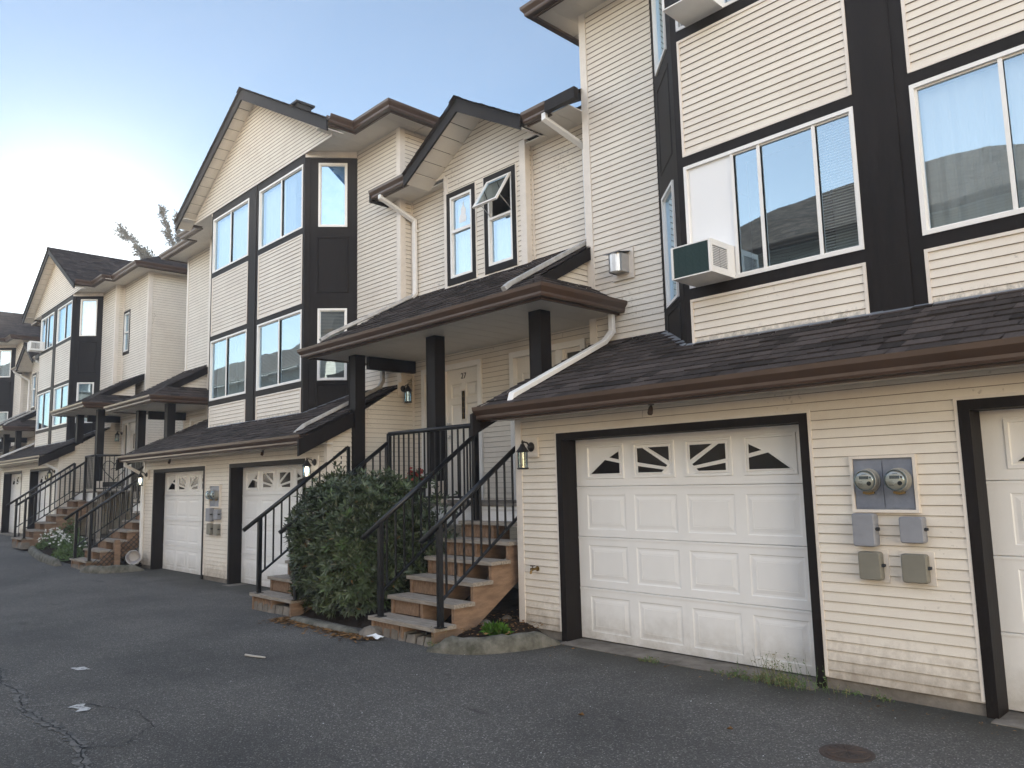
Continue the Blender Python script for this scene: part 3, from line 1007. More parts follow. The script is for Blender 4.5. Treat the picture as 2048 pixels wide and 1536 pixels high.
def tower(ox, dz, label, spec):
    SL = 0.585
    org = (XC, YG, 0)
    T = thing("townhouse", (XC + ox, YG, dz), label, "townhouse", "townhouse pairs along the lane")
    def B(mb, name, m=None, parent=None):
        return mb.build(name, m, parent or T, org)
    ef_l, ef_r = spec.get('wing_l', 0), spec.get('wing_r', 0)      # half entry wings: widths
    ye_g = 5.70
    # --- garage storey
    fg = front(YG)
    d1, d2 = (-5.70, -3.00), (-1.72, 0.98)
    zt = 2.125
    cas = 0.075
    holes = [(d1[0] - cas, d1[1] + cas, -1, zt + cas), (d2[0] - cas, d2[1] + cas, -1, zt + cas)]
    mb = MB()
    siding(mb, fg, [(XL, 0.09), (XR, 0.09), (XR, 2.56), (XL, 2.56)], holes)
    for fr in (sideR(XR), sideL(XL)):
        mb.cut()
        siding(mb, fr, [(YG, 0.13), (7.85, 0.13), (7.85, 3.55), (YG, 2.56)])
    B(mb, "garage_wall", SID)
    mb = MB()
    for a, b in ((XL + .01, d1[0] - cas), (d1[1] + cas, d2[0] - cas), (d2[1] + cas, XR - .01)):
        mb.cut()
        mb.box(a, b, YG + 0.004, YG + 0.16, -0.4, 0.10)
    for x in (XL + .002, XR - .162):
        mb.cut()
        mb.box(x, x + 0.16, YG + 0.16, 7.85, -0.4, 0.14)
    B(mb, "foundation", CONCL)
    # corner boards
    mb = MB()
    mb.box(XL - 0.02, XL + 0.075, YG - 0.02, YG + 0.01, 0.12, 2.5)
    mb.box(XL - 0.02, XL + 0.01, YG + 0.01, YG + 0.085, 0.12, 2.55)
    mb.cut()
    mb.box(XR - 0.075, XR + 0.02, YG - 0.02, YG + 0.01, 0.12, 2.5)
    mb.box(XR - 0.01, XR + 0.02, YG + 0.01, YG + 0.085, 0.12, 2.55)
    for x, s in ((XL, -1), (XR, 1)):           # upper corners
        if True:
            mb.cut()
            mb.box(min(x + s * 0.022, x - s * 0.09), max(x + s * 0.022, x - s * 0.09), YW - 0.022, YW + 0.01, 3.3, 8.0)
            mb.box(min(x, x + s * 0.022), max(x, x + s * 0.022), YW + 0.01, YW + 0.09, 3.3, 8.0)
    for hx0, hx1, _, hz in holes:             # thin j-trim round the openings
        mb.cut()
        mb.box(hx0 - 0.025, hx0, YG - 0.018, YG + 0.01, 0.1, hz + 0.025)
        mb.box(hx1, hx1 + 0.025, YG - 0.018, YG + 0.01, 0.1, hz + 0.025)
        mb.box(hx0, hx1, YG - 0.018, YG + 0.01, hz, hz + 0.025)
    B(mb, "corner_trim", TRIM)
    for i, (a, b) in enumerate((d1, d2)):
        mb = MB()
        mb.box(a - cas, a, YG - 0.022, YG + 0.22, -0.05, zt + cas)
        mb.box(b, b + cas, YG - 0.022, YG + 0.22, -0.05, zt + cas)
        mb.box(a, b, YG - 0.022, YG + 0.22, zt, zt + cas)
        B(mb, "door_casing", DARK)
        garage_door(T, org, front(YG + 0.215), a - 0.01, b + 0.01, 0.015, 2.15, paper=(i == 1 and spec.get('paper')))
        mb = MB()
        mb.prism([(a - .02, YG - 0.14, -0.3), (b + .02, YG - 0.14, -0.3), (b + .02, YG + 0.4, -0.3), (a - .02, YG + 0.4, -0.3)], (0, 0, 0.306))
        B(mb, "door_sill", CONCL)
    mb = MB()       # dark garage interior behind the doors
    mb.box(XL + .1, XR - .1, YG + 0.34, YG + 0.36, 0, 2.5)
    B(mb, "garage_lining", DARKF)
    if spec.get('corner_spout'):
        x = XL + .05 if spec['corner_spout'] < 0 else XR - .05
        mb = MB()
        mb.tube([(x, ye_g + .06, 2.40), (x, ye_g + .06, 2.31), (x, YG - .05, 2.10), (x, YG - .05, .22), (x, YG - .13, .12)], 0, rect=(.075, .06))
        B(mb, "downspout", WHITE)
    # --- garage roof
    ye, ze, sg = 5.76, 2.545, 0.475
    vd = Vector((0, 1, sg)).normalized()
    ln = lambda y: (y - ye) * math.hypot(1, sg)
    mb = MB()
    ov = 0.14
    shingles(mb, (0, ye - 0.05, ze - 0.02), (1, 0, 0), vd, [(XL - ov, 0), (XR + ov, 0), (XR + ov, ln(6.55)), (XL - ov, ln(6.55))])
    shingles(mb, (0, ye - 0.05, ze - 0.02), (1, 0, 0), vd, [(XL - 0.03, ln(6.55)), (XR + 0.03, ln(6.55)), (XR + 0.03, ln(7.93)), (XL - 0.03, ln(7.93))])
    B(mb, "garage_roof", SHIN)
    gutter(T, [(XL - ov, ye), (XR + ov, ye)], 2.385, org)
    mb = MB()
    for x in (XL - ov - 0.02, XR + ov - 0.02):
        y0, y1 = ye - 0.14, 6.56
        mb.cut()
        z = lambda y: ze + sg * (y - ye) - 0.02
        mb.prism([(x, y0, z(y0) - 0.26), (x, y1, z(y1) - 0.24), (x, y1, z(y1) - 0.012), (x, y0, z(y0) - 0.012)], (0.04, 0, 0))
    B(mb, "rake_board", DARK)
    mb = MB()
    nst = 26
    for i in range(nst):
        xa = XL - ov + (XR - XL + 2 * ov) * i / nst
        xb = XL - ov + (XR - XL + 2 * ov) * (i + 1) / nst - 0.006
        mb.box(xa, xb, ye - 0.02, YG + 0.02, 2.395, 2.405)
    B(mb, "soffit", SOF)
    # flashing
    mb = MB()
    fl = [(CL, YW), (BL, YB), (BR, YB), (CR, YW)]
    zr = lambda y: ze + sg * (y - ye) - 0.02 + 0.03
    for (xa, ya), (xb, yb) in zip(fl, fl[1:]):
        d = Vector((xb - xa, yb - ya)).normalized()
        o = Vector((d.y, -d.x)) * 0.065
        A = [(xa, ya), (xb, yb), (xb + o.x, yb + o.y), (xa + o.x, ya + o.y)]
        mb.mesh([(x, y, zr(y) + 0.012 * (k < 2)) for k, (x, y) in enumerate(A)], [(0, 1, 2, 3)])
    B(mb, "flashing", FLASH)
    # --- upper walls
    fw_ = front(YW)
    mb = MB()
    siding(mb, fw_, [(XL, 3.3), (CL, 3.3), (CL, 8.0), (XL, 8.0)])
    mb.cut()
    siding(mb, fw_, [(CR, 3.3), (XR, 3.3), (XR, 8.0), (CR, 8.0)])
    B(mb, "upper_wall", SID)
    mb = MB()
    siding(mb, sideR(XR), [(YW, 3.3), (16.4, 3.3), (16.4, 8.0), (YW, 8.0)])
    mb.cut()
    siding(mb, sideL(XL), [(YW, 3.3), (16.4, 3.3), (16.4, 8.0), (YW, 8.0)])
    mb.cut()
    siding(mb, sideR(XR), [(7.85, 0), (16.4, 0), (16.4, 3.3), (7.85, 3.3)])
    mb.cut()
    siding(mb, sideL(XL), [(7.85, 0), (16.4, 0), (16.4, 3.3), (7.85, 3.3)])
    mb.cut()
    siding(mb, Fr((0, 16.4, 0), (1, 0, 0), (0, 1, 0)), [(XL, 0), (XR, 0), (XR, 8.0), (XL, 8.0)])
    B(mb, "side_wall", SID)
    # --- bay
    fb = front(YB)
    wins = [(-4.40, -2.60), (-2.12, -0.32)]
    lev = [(3.65, 4.98), (6.53, 7.77)]
    mb = MB()
    hz = [(a, b, c, d) for a, b in wins for c, d in lev]
    # boards with real openings
    us = [BL] + [x for w_ in wins for x in w_] + [BR]
    zz = [2.85, 3.65, 4.98, 6.53, 7.77, 7.99]
    for i in range(5):
        for j in range(5):
            a, b, c, d = us[i], us[i + 1], zz[j], zz[j + 1]
            if any(h[0] - 1e-6 <= a and b <= h[1] + 1e-6 and h[2] - 1e-6 <= c and d <= h[3] + 1e-6 for h in hz):
                continue
            mb.fbox(fb, a, b, c, d, -0.08, 0.0)
    mb.fbox(fb, -2.485, -2.235, 2.9, 7.985, 0.0, 0.022)
    mb.fbox(fb, -2.60, -2.485, 2.9, 7.98, 0.0, 0.012)
    mb.fbox(fb, -2.235, -2.12, 2.9, 7.98, 0.0, 0.012)
    for z0_, z1_ in ((3.53, 3.65), (4.98, 5.09), (6.41, 6.53), (7.77, 7.95)):
        for a, b in wins:
            mb.fbox(fb, a, b, z0_, z1_, 0.0, 0.012)
    mb.fbox(fb, BL - 0.004, -4.40, 2.9, 7.98, 0.0, 0.012)
    mb.fbox(fb, -0.32, BR + 0.004, 2.9, 7.98, 0.0, 0.012)
    if spec.get('joint'):
        mb.fbox(fb, -2.487, -2.233, 3.46, 3.468, 0.02, 0.0235, CRACK)
    bay = B(mb, "bay_boards", None if mb.mats else DARK)
    if mb.mats:
        bay.data.materials.clear()
        bay.data.materials.append(DARK)
    mb = MB()
    tr = MB()
    for a, b in wins:
        for c, d in ((3.03, 3.53), (5.09, 6.41)):
            mb.cut(); tr.cut()
            siding(mb, fb, [(a + .02, c), (b - .02, c), (b - .02, d - .02), (a + .02, d - .02)], off=0.004, m=SIDM if c < 4 else SID)
            tr.fbox(fb, a, a + .028, c, d, 0.0, 0.024)
            tr.fbox(fb, b - .028, b, c, d, 0.0, 0.024)
            tr.fbox(fb, a + .028, b - .028, d - .028, d, 0.0, 0.024)
            tr.fbox(fb, a + .028, b - .028, c, c + .02, 0.0, 0.020)
    B(mb, "bay_siding", SID)
    B(tr, "panel_trim", TRIM)
    ws = spec['wins']
    k = 0
    for j, (c, d) in enumerate(lev):
        for i, (a, b) in enumerate(wins):
            ml, bk = ws[k]
            window(T, org, fb, a, b, c, d, ml, bk, seed=int(abs(ox) * 10) + k)
            k += 1
    # chamfers
    for s, (pa, pb) in ((1, ((BR, YB), (CR, YW))), (-1, ((BL, YB), (CL, YW)))):
        d = Vector((pb[0] - pa[0], pb[1] - pa[1], 0))
        ln_ = d.length
        n = Vector((d.y, -d.x, 0)).normalized()
        if n.y > 0:
            n = -n
        fc = Fr((pa[0], pa[1], 0), d, n)
        wu = (ln_ * 0.25, ln_ * 0.80)
        mb = MB()
        ed = [0, wu[0], wu[1], ln_]
        for i in range(3):
            for j in range(5):
                if i == 1 and j in (1, 3):
                    continue
                mb.fbox(fc, ed[i], ed[i + 1], zz[j], zz[j + 1], -0.08, 0.0)
        for z0_, z1_ in ((2.9, 3.6), (5.15, 6.35)):
            nest(mb, fc, ln_ * .22, ln_ * .83, z0_ + .12, z1_, [(0, 0), (0.012, 0.012), (0.03, 0.012), (0.042, 0.001)])
        mb.fbox(fc, 0.0, 0.09, 2.9, 7.98, 0.0, 0.014)
        B(mb, "bay_side_boards", DARK)
        mb = MB()
        mb.fbox(fc, 0.0, ln_ - .01, 7.875, 7.996, 0.001, 0.032)
        B(mb, "frieze_trim", TRIM)
        cw = spec['side_r'] if s > 0 else spec['side_l']
        for (c, d2_), bk in zip(lev, cw):
            window(T, org, fc, wu[0], wu[1], c, d2_, (), bk, fw=0.035, seed=3 + s)
    mb = MB()       # rooms behind the bay windows
    for z0_, z1_ in ((3.1, 5.4), (6.0, 7.99)):
        x0, x1, y0, y1 = BL - .5, BR + .3, YB + 0.09, 10.2
        mb.mesh([(x0, y0 + .7, z0_), (x1, y0 + .7, z0_), (x1, y1, z0_), (x0, y1, z0_), (x0, y0 + .7, z1_), (x1, y0 + .7, z1_), (x1, y1, z1_), (x0, y1, z1_), (BL + .1, y0, z0_), (BR - .1, y0, z0_), (BL + .1, y0, z1_), (BR - .1, y0, z1_)],
                [(8, 9, 1, 0), (0, 1, 2, 3), (10, 11, 5, 4), (4, 5, 6, 7), (1, 2, 6, 5), (2, 3, 7, 6), (3, 0, 4, 7)])
        xm = XC
        mb.box(xm - .05, xm + .05, y0 + .02, y1, z0_ + .01, z1_ - .01)
    B(mb, "room_lining", ROOM)
    # --- gable
    gh, gb, gt = 3.12, 7.97, 0
    mb = MB()
    gy = YB - 0.02
    siding(mb, front(gy), [(XC - gh, gb), (XC + gh, gb), (XC, gb + gh * SL)])
    B(mb, "gable_wall", SID)
    mb = MB()
    mb.box(XC - gh, XC + gh, gy - 0.018, gy - 0.002, gb - 0.03, gb + 0.012)
    for s in (-1, 1):
        p = [(XC + s * gh, gb), (XC, gb + gh * SL)]
        mb.cut()
        mb.prism([(p[0][0], gy - 0.02, p[0][1] - .01), (p[1][0], gy - 0.02, p[1][1] - .01), (p[1][0], gy - 0.02, p[1][1] + 0.03), (p[0][0], gy - 0.02, p[0][1] + 0.03)], (0, 0.015, 0))
    B(mb, "gable_trim", TRIM)
    # rakes
    yr = 6.50
    rh = 3.46                      # half width at rake end
    ra = 9.97                      # apex top
    SL = 0.56
    mb = MB(); sf = MB()
    for s in (-1, 1):
        e = (XC + s * rh, ra - rh * SL)
        mb.cut(); sf.cut()
        mb.prism([(XC, yr, ra - 0.23), (XC, yr, ra), (e[0], yr, e[1]), (e[0], yr, e[1] - 0.21)], (0, 0.035, 0))
        # sloped soffit boards
        n = 14
        for i in range(n):
            f0, f1 = i / n, (i + 1) / n - 0.006
            x0_, x1_ = XC + s * rh * f0, XC + s * rh * f1
            z0_, z1_ = ra - 0.17 - rh * f0 * SL, ra - 0.17 - rh * f1 * SL
            sf.mesh([(x0_, yr + .03, z0_), (x1_, yr + .03, z1_), (x1_, YB, z1_), (x0_, YB, z0_), (x0_, yr + .03, z0_ + .012), (x1_, yr + .03, z1_ + .012), (x1_, YB, z1_ + .012), (x0_, YB, z0_ + .012)],
                    [(0, 1, 2, 3), (4, 5, 6, 7), (0, 1, 5, 4), (1, 2, 6, 5), (2, 3, 7, 6), (3, 0, 4, 7)])
    B(mb, "rake_board", DARK)
    # flat soffits under the main eave
    sf.cut()
    xl_, xr_ = XL - 0.45 - ef_l, XR + 0.45 + ef_r
    ye2 = 7.10
    zs = 8.0
    n = int((xr_ - xl_) / 0.3)
    for i in range(n):
        a, b = xl_ + (xr_ - xl_) * i / n, xl_ + (xr_ - xl_) * (i + 1) / n - 0.006
        y0_ = yr + .04 if (XC - rh + .02 < a and b < XC + rh - .02) else ye2
        y1_ = YW + 0.3
        if XC - gh < (a + b) / 2 < XC + gh:
            # only outside the bay chamfers
            y0_ = max(y0_, gy + 0.0)
        if (ef_l and b < XL - .4) or (ef_r and a > XR + .4):
            y0_, y1_ = ye2 + 0.25, 8.2
        sf.box(a, b, y0_, y1_, zs, zs + 0.012)
    nn = 30
    for xa, xb in ((xl_, XL - ef_l + 0.05), (XR + ef_r - 0.05, xr_)):
        for i in range(nn):
            a = 7.92 + (16.8 - 7.92) * i / nn
            sf.box(xa, xb, a, a + (16.8 - 7.92) / nn - 0.006, zs + .001, zs + 0.013)
    B(sf, "soffit", SOF)
    # main hip roof
    ge = 0.15
    ex = rh - 0.02
    y1_ = 16.9
    if ef_r or ef_l:
        pass
    def hip(x0, x1, y0, y1, z, mb):
        hw = min((x1 - x0), (y1 - y0)) / 2
        up = hw * SL
        c = math.hypot(1, SL)
        if (x1 - x0) >= (y1 - y0):
            r0, r1 = (x0 + hw, (y0 + y1) / 2), (x1 - hw, (y0 + y1) / 2)
        else:
            r0, r1 = ((x0 + x1) / 2, y0 + hw), ((x0 + x1) / 2, y1 - hw)
        shingles(mb, (0, y0, z), (1, 0, 0), (0, 1, SL), [(x0, 0), (x1, 0), (x1 - hw, hw * c), (x0 + hw, hw * c)])
        shingles(mb, (0, y1, z), (1, 0, 0), (0, -1, SL), [(x0, 0), (x1, 0), (x1 - hw, hw * c), (x0 + hw, hw * c)], ex=0.5)
        shingles(mb, (x1, 0, z), (0, 1, 0), (-1, 0, SL), [(y0, 0), (y1, 0), (y1 - hw, hw * c), (y0 + hw, hw * c)])
        shingles(mb, (x0, 0, z), (0, 1, 0), (1, 0, SL), [(y0, 0), (y1, 0), (y1 - hw, hw * c), (y0 + hw, hw * c)], ex=0.3)
        return hw
    mb = MB()
    zr_ = 8.135
    if ef_r or ef_l:
        hip(XL - 0.5, XR + 0.5, ye2 - 0.04, y1_, zr_, mb)
        xa, xb = (XL - 0.5 - ef_l, XC) if ef_l else (XC, XR + 0.5 + ef_r)
        hip(xa, xb, ye2 + 0.22, y1_ - .2, zr_ - .012, mb)
    else:
        hip(XL - 0.5, XR + 0.5, ye2 - 0.04, y1_, zr_, mb)
    # gable roof running back
    c = math.hypot(1, SL)
    for s in (-1, 1):
        shingles(mb, (XC + s * (rh + .03), 0, ra - (rh + .03) * SL + .015), (0, 1, 0), (-s, 0, SL), [(yr - 0.03, 0), (yr + 0.75, 0), (yr + 5.4, (rh + .03) * c), (yr - 0.03, (rh + .03) * c)])
    # ridge caps
    y = yr - 0.04
    while y < 12.0:
        for s in (-1, 1):
            z = ra + 0.03
            mb.face([(XC, y, z + .012), (XC, y + .2, z), (XC + s * .14, y + .2, z - .14 * SL), (XC + s * .14, y, z - .14 * SL + .012)], None, random.random())
        y += 0.16
    B(mb, "roof", SHIN)
    # eave gutters
    g1 = [(XC + rh - 0.05, yr + 0.04), (XC + rh - 0.05, ye2)]
    xr2 = XR + 0.42
    if ef_r:
        path = g1 + [(xr2, ye2), (xr2, ye2 + .27), (XR + .42 + ef_r, ye2 + .27), (XR + .42 + ef_r, y1_)]
    else:
        path = g1 + [(xr2, ye2), (xr2, y1_)]
    gutter(T, path, 7.985, org)
    xl2 = XL - 0.42
    if ef_l:
        path = [(XL - .42 - ef_l, y1_), (XL - .42 - ef_l, ye2 + .27), (xl2, ye2 + .27), (xl2, ye2), (XC - rh + .05, ye2), (XC - rh + .05, yr + .04)]
    else:
        path = [(xl2, y1_), (xl2, ye2), (XC - rh + .05, ye2), (XC - rh + .05, yr + .04)]
    gutter(T, path, 7.985, org)
    if spec.get('vent'):
        mb = MB()
        x = XC + 0.95
        z = ra - 0.95 * SL
        mb.box(x - .17, x + .17, 7.2, 7.5, z - .15, z + .03)
        mb.box(x - .22, x + .22, 7.14, 7.56, z + .03, z + .07)
        B(mb, "roof_vent", BLACK)
    # half entry wing
    for s, wd in ((-1, ef_l), (1, ef_r)):
        if not wd:
            continue
        x0, x1 = (XL - wd, XL) if s < 0 else (XR, XR + wd)
        mb = MB()
        fh = front(7.85)
        door = (x0 + .55, x0 + 1.40) if s < 0 else (x1 - 1.40, x1 - .55)
        sd = (door[1] + .08, door[1] + .42) if s < 0 else (door[0] - .42, door[0] - .08)
        lo_, hi_ = min(door[0], sd[0]) - .06, max(door[1], sd[1]) + .06
        wx = (x0 + .75, x0 + 1.35) if s > 0 else (x0 + .7, x0 + 1.3)
        if s > 0:
            wx = (x0 + .02, x0 + .62)
        siding(mb, fh, [(x0, 1.42), (x1, 1.42), (x1, 8.0), (x0, 8.0)], [(lo_, hi_, 1.4, 3.56)] + ([(wx[0], wx[1], 5.72, 7.12)] if s > 0 else []))
        sx = x1 if s > 0 else x0
        mb.cut()
        siding(mb, sideR(sx) if s > 0 else sideL(sx), [(7.85, 0.0), (16.2, 0.0), (16.2, 8.0), (7.85, 8.0)])
        B(mb, "entry_wall", SID)
        mb = MB()
        xa = sx
        mb.box(min(xa + s * .022, xa - s * .09), max(xa + s * .022, xa - s * .09), 7.85 - .022, 7.86, 1.4, 8.0)
        mb.box(min(xa, xa + s * .022), max(xa, xa + s * .022), 7.86, 7.95, 0, 8.0)
        xi = x0 if s > 0 else x1
        mb.cut()
        mb.box(xi - .03, xi + .03, 7.80, 7.85 - .001, 4.4, 8.0)
        B(mb, "corner_trim", TRIM)
        mb = MB()
        if s < 0:
            wx = None
        else:
          mb.fbox(fh, wx[0] - .0, wx[1], 5.70, 5.80, -.02, .022)
          mb.fbox(fh, wx[0], wx[1], 7.04, 7.12, -.02, .022)
          mb.fbox(fh, wx[0], wx[0] + .07, 5.8, 7.04, -.02, .022)
          mb.fbox(fh, wx[1] - .07, wx[1], 5.8, 7.04, -.02, .022)
          B(mb, "window_casing", DARK)
          window(T, org, fh, wx[0] + .07, wx[1] - .07, 5.8, 7.04, (), [(0, 1, 'sheer')], hmull=.5, fw=.035)
        entry_door(T, org, fh, door, sd, 1.42, None)
        porch(T, org, (XL - 2.62 if s < 0 else 1.10), (-5.93 if s < 0 else XR + wd + .35), [XL + .05, XL - wd + .15] if s < 0 else [XR - .02, XR + wd - .2], 7.85)
        # side downspout
        if s > 0:
            mb = MB()
            mb.tube([(sx + .30, 9.3, 8.0), (sx + .30, 9.3, 7.82), (sx + .05, 9.3, 7.62), (sx + .05, 9.3, 0.4)], 0, rect=(.075, .06))
            B(mb, "downspout", WHITE)
    return T

def entry_door(parent, org, fr, door, sd, z0, num):
    u0, u1 = door
    zt = z0 + 2.08
    tr = MB()
    lo_, hi_ = min(u0, sd[0]), max(u1, sd[1])
    tr.fbox(fr, lo_ - .085, lo_, z0, zt + .085, -.05, .04)
    tr.fbox(fr, hi_, hi_ + .085, z0, zt + .085, -.05, .04)
    tr.fbox(fr, lo_, hi_, zt, zt + .085, -.05, .04)
    m0, m1 = (u1, sd[0]) if sd[0] > u1 else (sd[1], u0)
    tr.fbox(fr, m0, m1, z0, zt, -.05, .02)
    tr.fbox(fr, lo_ - .06, hi_ + .06, z0 - .05, z0, -.05, .05)
    frm = tr.build("door_frame", WHITE, parent, org)
    d = MB()
    w_ = u1 - u0
    P = []
    for a, b in ((.12, .44), (.56, .88)):
        for c, e in ((.10, .24), (.29, .62), (.67, .80)) if False else ((.08, .36), (.42, .74), (.79, .90)):
            P.append((u0 + w_ * a, u0 + w_ * b, z0 + 2.05 * c, z0 + 2.05 * e))
    slab(d, fr, u0, u1, z0, zt, P, -0.045)
    for p in P:
        nest(d, fr, *p, [(0, -.045), (.012, -.062), (.028, -.062), (.055, -.048)])
    dr = d.build("door", CREAMW, parent, org)
    cx_ = (u0 + u1) / 2
    gl = MB()
    gl.fbox(fr, cx_ - .055, cx_ + .055, z0 + 1.25, z0 + 1.74, -.045, -.03)
    gl.build("light_frame", TRIM, dr, org)
    g = MB()
    g.fbox(fr, cx_ - .036, cx_ + .036, z0 + 1.27, z0 + 1.72, -.043, -.027)
    g.build("door_light", GDARK, dr, org)
    mt = MB()
    for k in range(1, 5):
        z = z0 + 1.27 + .45 * k / 5
        mt.fbox(fr, cx_ - .036, cx_ + .036, z - .003, z + .003, -.027, -.024)
    mt.fbox(fr, cx_ - .003, cx_ + .003, z0 + 1.27, z0 + 1.72, -.027, -.024)
    mt.build("leading", BRASS, dr, org)
    k = MB()
    ku = u0 + .07 if num else u1 - .07
    for z, r in ((z0 + 1.0, .028), (z0 + 1.2, .03)):
        k.lathe(fr.p(ku, z, -.045), fr.n, [(0, .032), (.01, .032), (.012, .012), (.035, .012), (.04, r), (.06, r), (.065, .01)], 12)
    k.build("handle", ZINC, dr, org)
    s = MB()
    s.fbox(fr, sd[0], sd[1], z0, z0 + .18, -.04, -.01)
    s.fbox(fr, sd[0], sd[0] + .05, z0 + .18, zt, -.04, -.01)
    s.fbox(fr, sd[1] - .05, sd[1], z0 + .18, zt, -.04, -.01)
    s.fbox(fr, sd[0] + .05, sd[1] - .05, zt - .06, zt, -.04, -.01)
    s.build("sidelight_frame", TRIM, frm, org)
    s = MB()
    s.fbox(fr, sd[0] + .05, sd[1] - .05, z0 + .18, zt - .06, -.035, -.03)
    s.build("sidelight_pane", GDARK2, frm, org)
    if num:
        st = MB()
        st.fbox(fr, sd[0] + .06, sd[1] - .07, z0 + 1.78, z0 + 1.86, -.029, -.028, YEL)
        st.fbox(fr, sd[0] + .06, sd[1] - .07, z0 + 1.86, z0 + 1.94, -.029, -.028, PAPER)
        st.build("security_sticker", None, frm, org)
        cu = bpy.data.curves.new("num", 'FONT')
        cu.body = num
        cu.size = .13
        cu.align_x = 'CENTER'
        cu.extrude = 0.004
        to = bpy.data.objects.new("num", cu)
        col.objects.link(to)
        bpy.context.view_layer.update()
        me = bpy.data.meshes.new_from_object(to.evaluated_get(bpy.context.evaluated_depsgraph_get()))
        bpy.data.objects.remove(to)
        for v in me.vertices:
            p = fr.p(cx_ + v.co.x, z0 + 1.92 + v.co.y, -.041 + v.co.z)
            v.co = (p[0] - org[0], p[1] - org[1], p[2] - org[2])
        me.materials.clear()
        me.materials.append(BLACK)
        o = bpy.data.objects.new("house_number", me)
        col.objects.link(o)
        o.parent = dr
GDARK2 = mat("sidelight glass", (0.07, 0.075, 0.07), 0.12, 0.6)

def porch(T, org, xl, xr, cols, yw, c3roof=True, floor=None):
    """hip ended porch roof on posts"""
    def B(mb, name, m=None, parent=None):
        return mb.build(name, m, parent or T, org)
    yo, zs, sk = 6.17, 3.755, 0.48
    ze = zs + 0.125
    c = math.hypot(1, SL)
    mb = MB()
    e = 0.05
    yb = yw + 0.05
    h = lambda d: d * c
    ra, rb = xl + sk, xr - sk
    shingles(mb, (0, yo - e, ze), (1, 0, 0), (0, 1, SL), [(xl - e, 0), (xr + e, 0), (rb, h(sk + e)), (ra, h(sk + e))])
    shingles(mb, (0, yo - e, ze), (1, 0, 0), (0, 1, SL), [(ra - .04, h(sk + e)), (rb + .04, h(sk + e)), (rb + .04, h(yb - yo + e)), (ra - .04, h(yb - yo + e))])
    shingles(mb, (xr + e, 0, ze), (0, 1, 0), (-1, 0, SL), [(yo - e, 0), (7.60, 0), (7.60, h(sk + e)), (yo + sk, h(sk + e))])
    shingles(mb, (xl - e, 0, ze), (0, 1, 0), (1, 0, SL), [(yo - e, 0), (7.60, 0), (7.60, h(sk + e)), (yo + sk, h(sk + e))])
    for (xa, ya, xb, yb2) in ((xr + e, yo - e, rb, yo + sk), (xl - e, yo - e, ra, yo + sk)):      # hip caps
        n = 5
        for i in range(n):
            f0, f1 = i / n, (i + 1.25) / n
            p0 = Vector((xa + (xb - xa) * f0, ya + (yb2 - ya) * f0, ze + (sk + e) * SL * f0 + .022))
            p1 = Vector((xa + (xb - xa) * f1, ya + (yb2 - ya) * f1, ze + (sk + e) * SL * f1 + .012))
            q = Vector((.09, 0, -.012)); q2 = Vector((0, .09, -.012))
            sgn = -1 if xa > xb else 1
            t = random.random()
            mb.face([p0, p1, p1 + q * sgn, p0 + q * sgn], None, t)
            mb.face([p0, p1, p1 + q2, p0 + q2], None, t)
    B(mb, "porch_roof", SHIN)
    gutter(T, [(xl, 7.6), (xl, yo), (xr, yo), (xr, 7.6)], zs, org, "porch_gutter")
    mb = MB()
    tri = MB()
    for x, s in ((ra, -1), (rb, 1)):
        y0, y1 = yo + sk - .05, yw - .02
        z = lambda y: ze + (y - yo + e) * SL
        xa = x + s * 0.02
        mb.cut(); tri.cut()
        mb.prism([(xa, y0, z(y0) - .16), (xa, y1, z(y1) - .19), (xa, y1, z(y1) - .012), (xa, y0, z(y0) - .012)], (s * .035, 0, 0))
        fr = sideR(x - .03) if s > 0 else sideL(x + .03)
        siding(tri, fr, [(yo + sk, ze + sk * SL), (7.6, ze + sk * SL), (7.6, z(7.6) - .1)])
    B(mb, "porch_rake_board", DARK)
    B(tri, "porch_gable_siding", SID)
    mb = MB()
    n = max(4, int((xr - xl) / .3))
    for i in range(n):
        a, b = xl + (xr - xl) * i / n, xl + (xr - xl) * (i + 1) / n - .006
        mb.box(a, b, yo - .02, yw, zs + .005, zs + .017)
    B(mb, "porch_soffit", SOF)
    mb = MB()          # beams: front pair dropped, side dark beam
    for x in (xl + .64,):
        mb.box(x - .045, x + .045, 6.9, yw - .02, zs - .2, zs + .004)
    B(mb, "porch_beam", DARK)
    for k, x in enumerate(cols):
        mb = MB()
        zb = 2.75 if (k == 0 and cols[0] > -9 and False) else 1.42
        y0, y1 = 6.62, 6.80
        if abs(x - XL) < .2 or abs(x - XR) < .2:
            zb = 2.9
        if x < XL - 3.5:
            zb = 0.1
        hw = .095
        mb.box(x - hw, x + hw, y0, y1, zb + (.30 if zb == 1.42 else 0), zs + .005)
        for a in (x - hw - .006, x + hw - .012):
            mb.box(a, a + .018, y0 - .006, y0 + .012, zb + (.30 if zb == 1.42 else 0), zs + .003)
        cb = B(mb, "porch_column", DARK)
        if zb == 1.42:
            mb = MB()
            mb.box(x - hw - .005, x + hw + .005, y0 - .005, y1 + .005, 1.42, 1.715)
            mb.build("column_base", TRIM, cb, org)

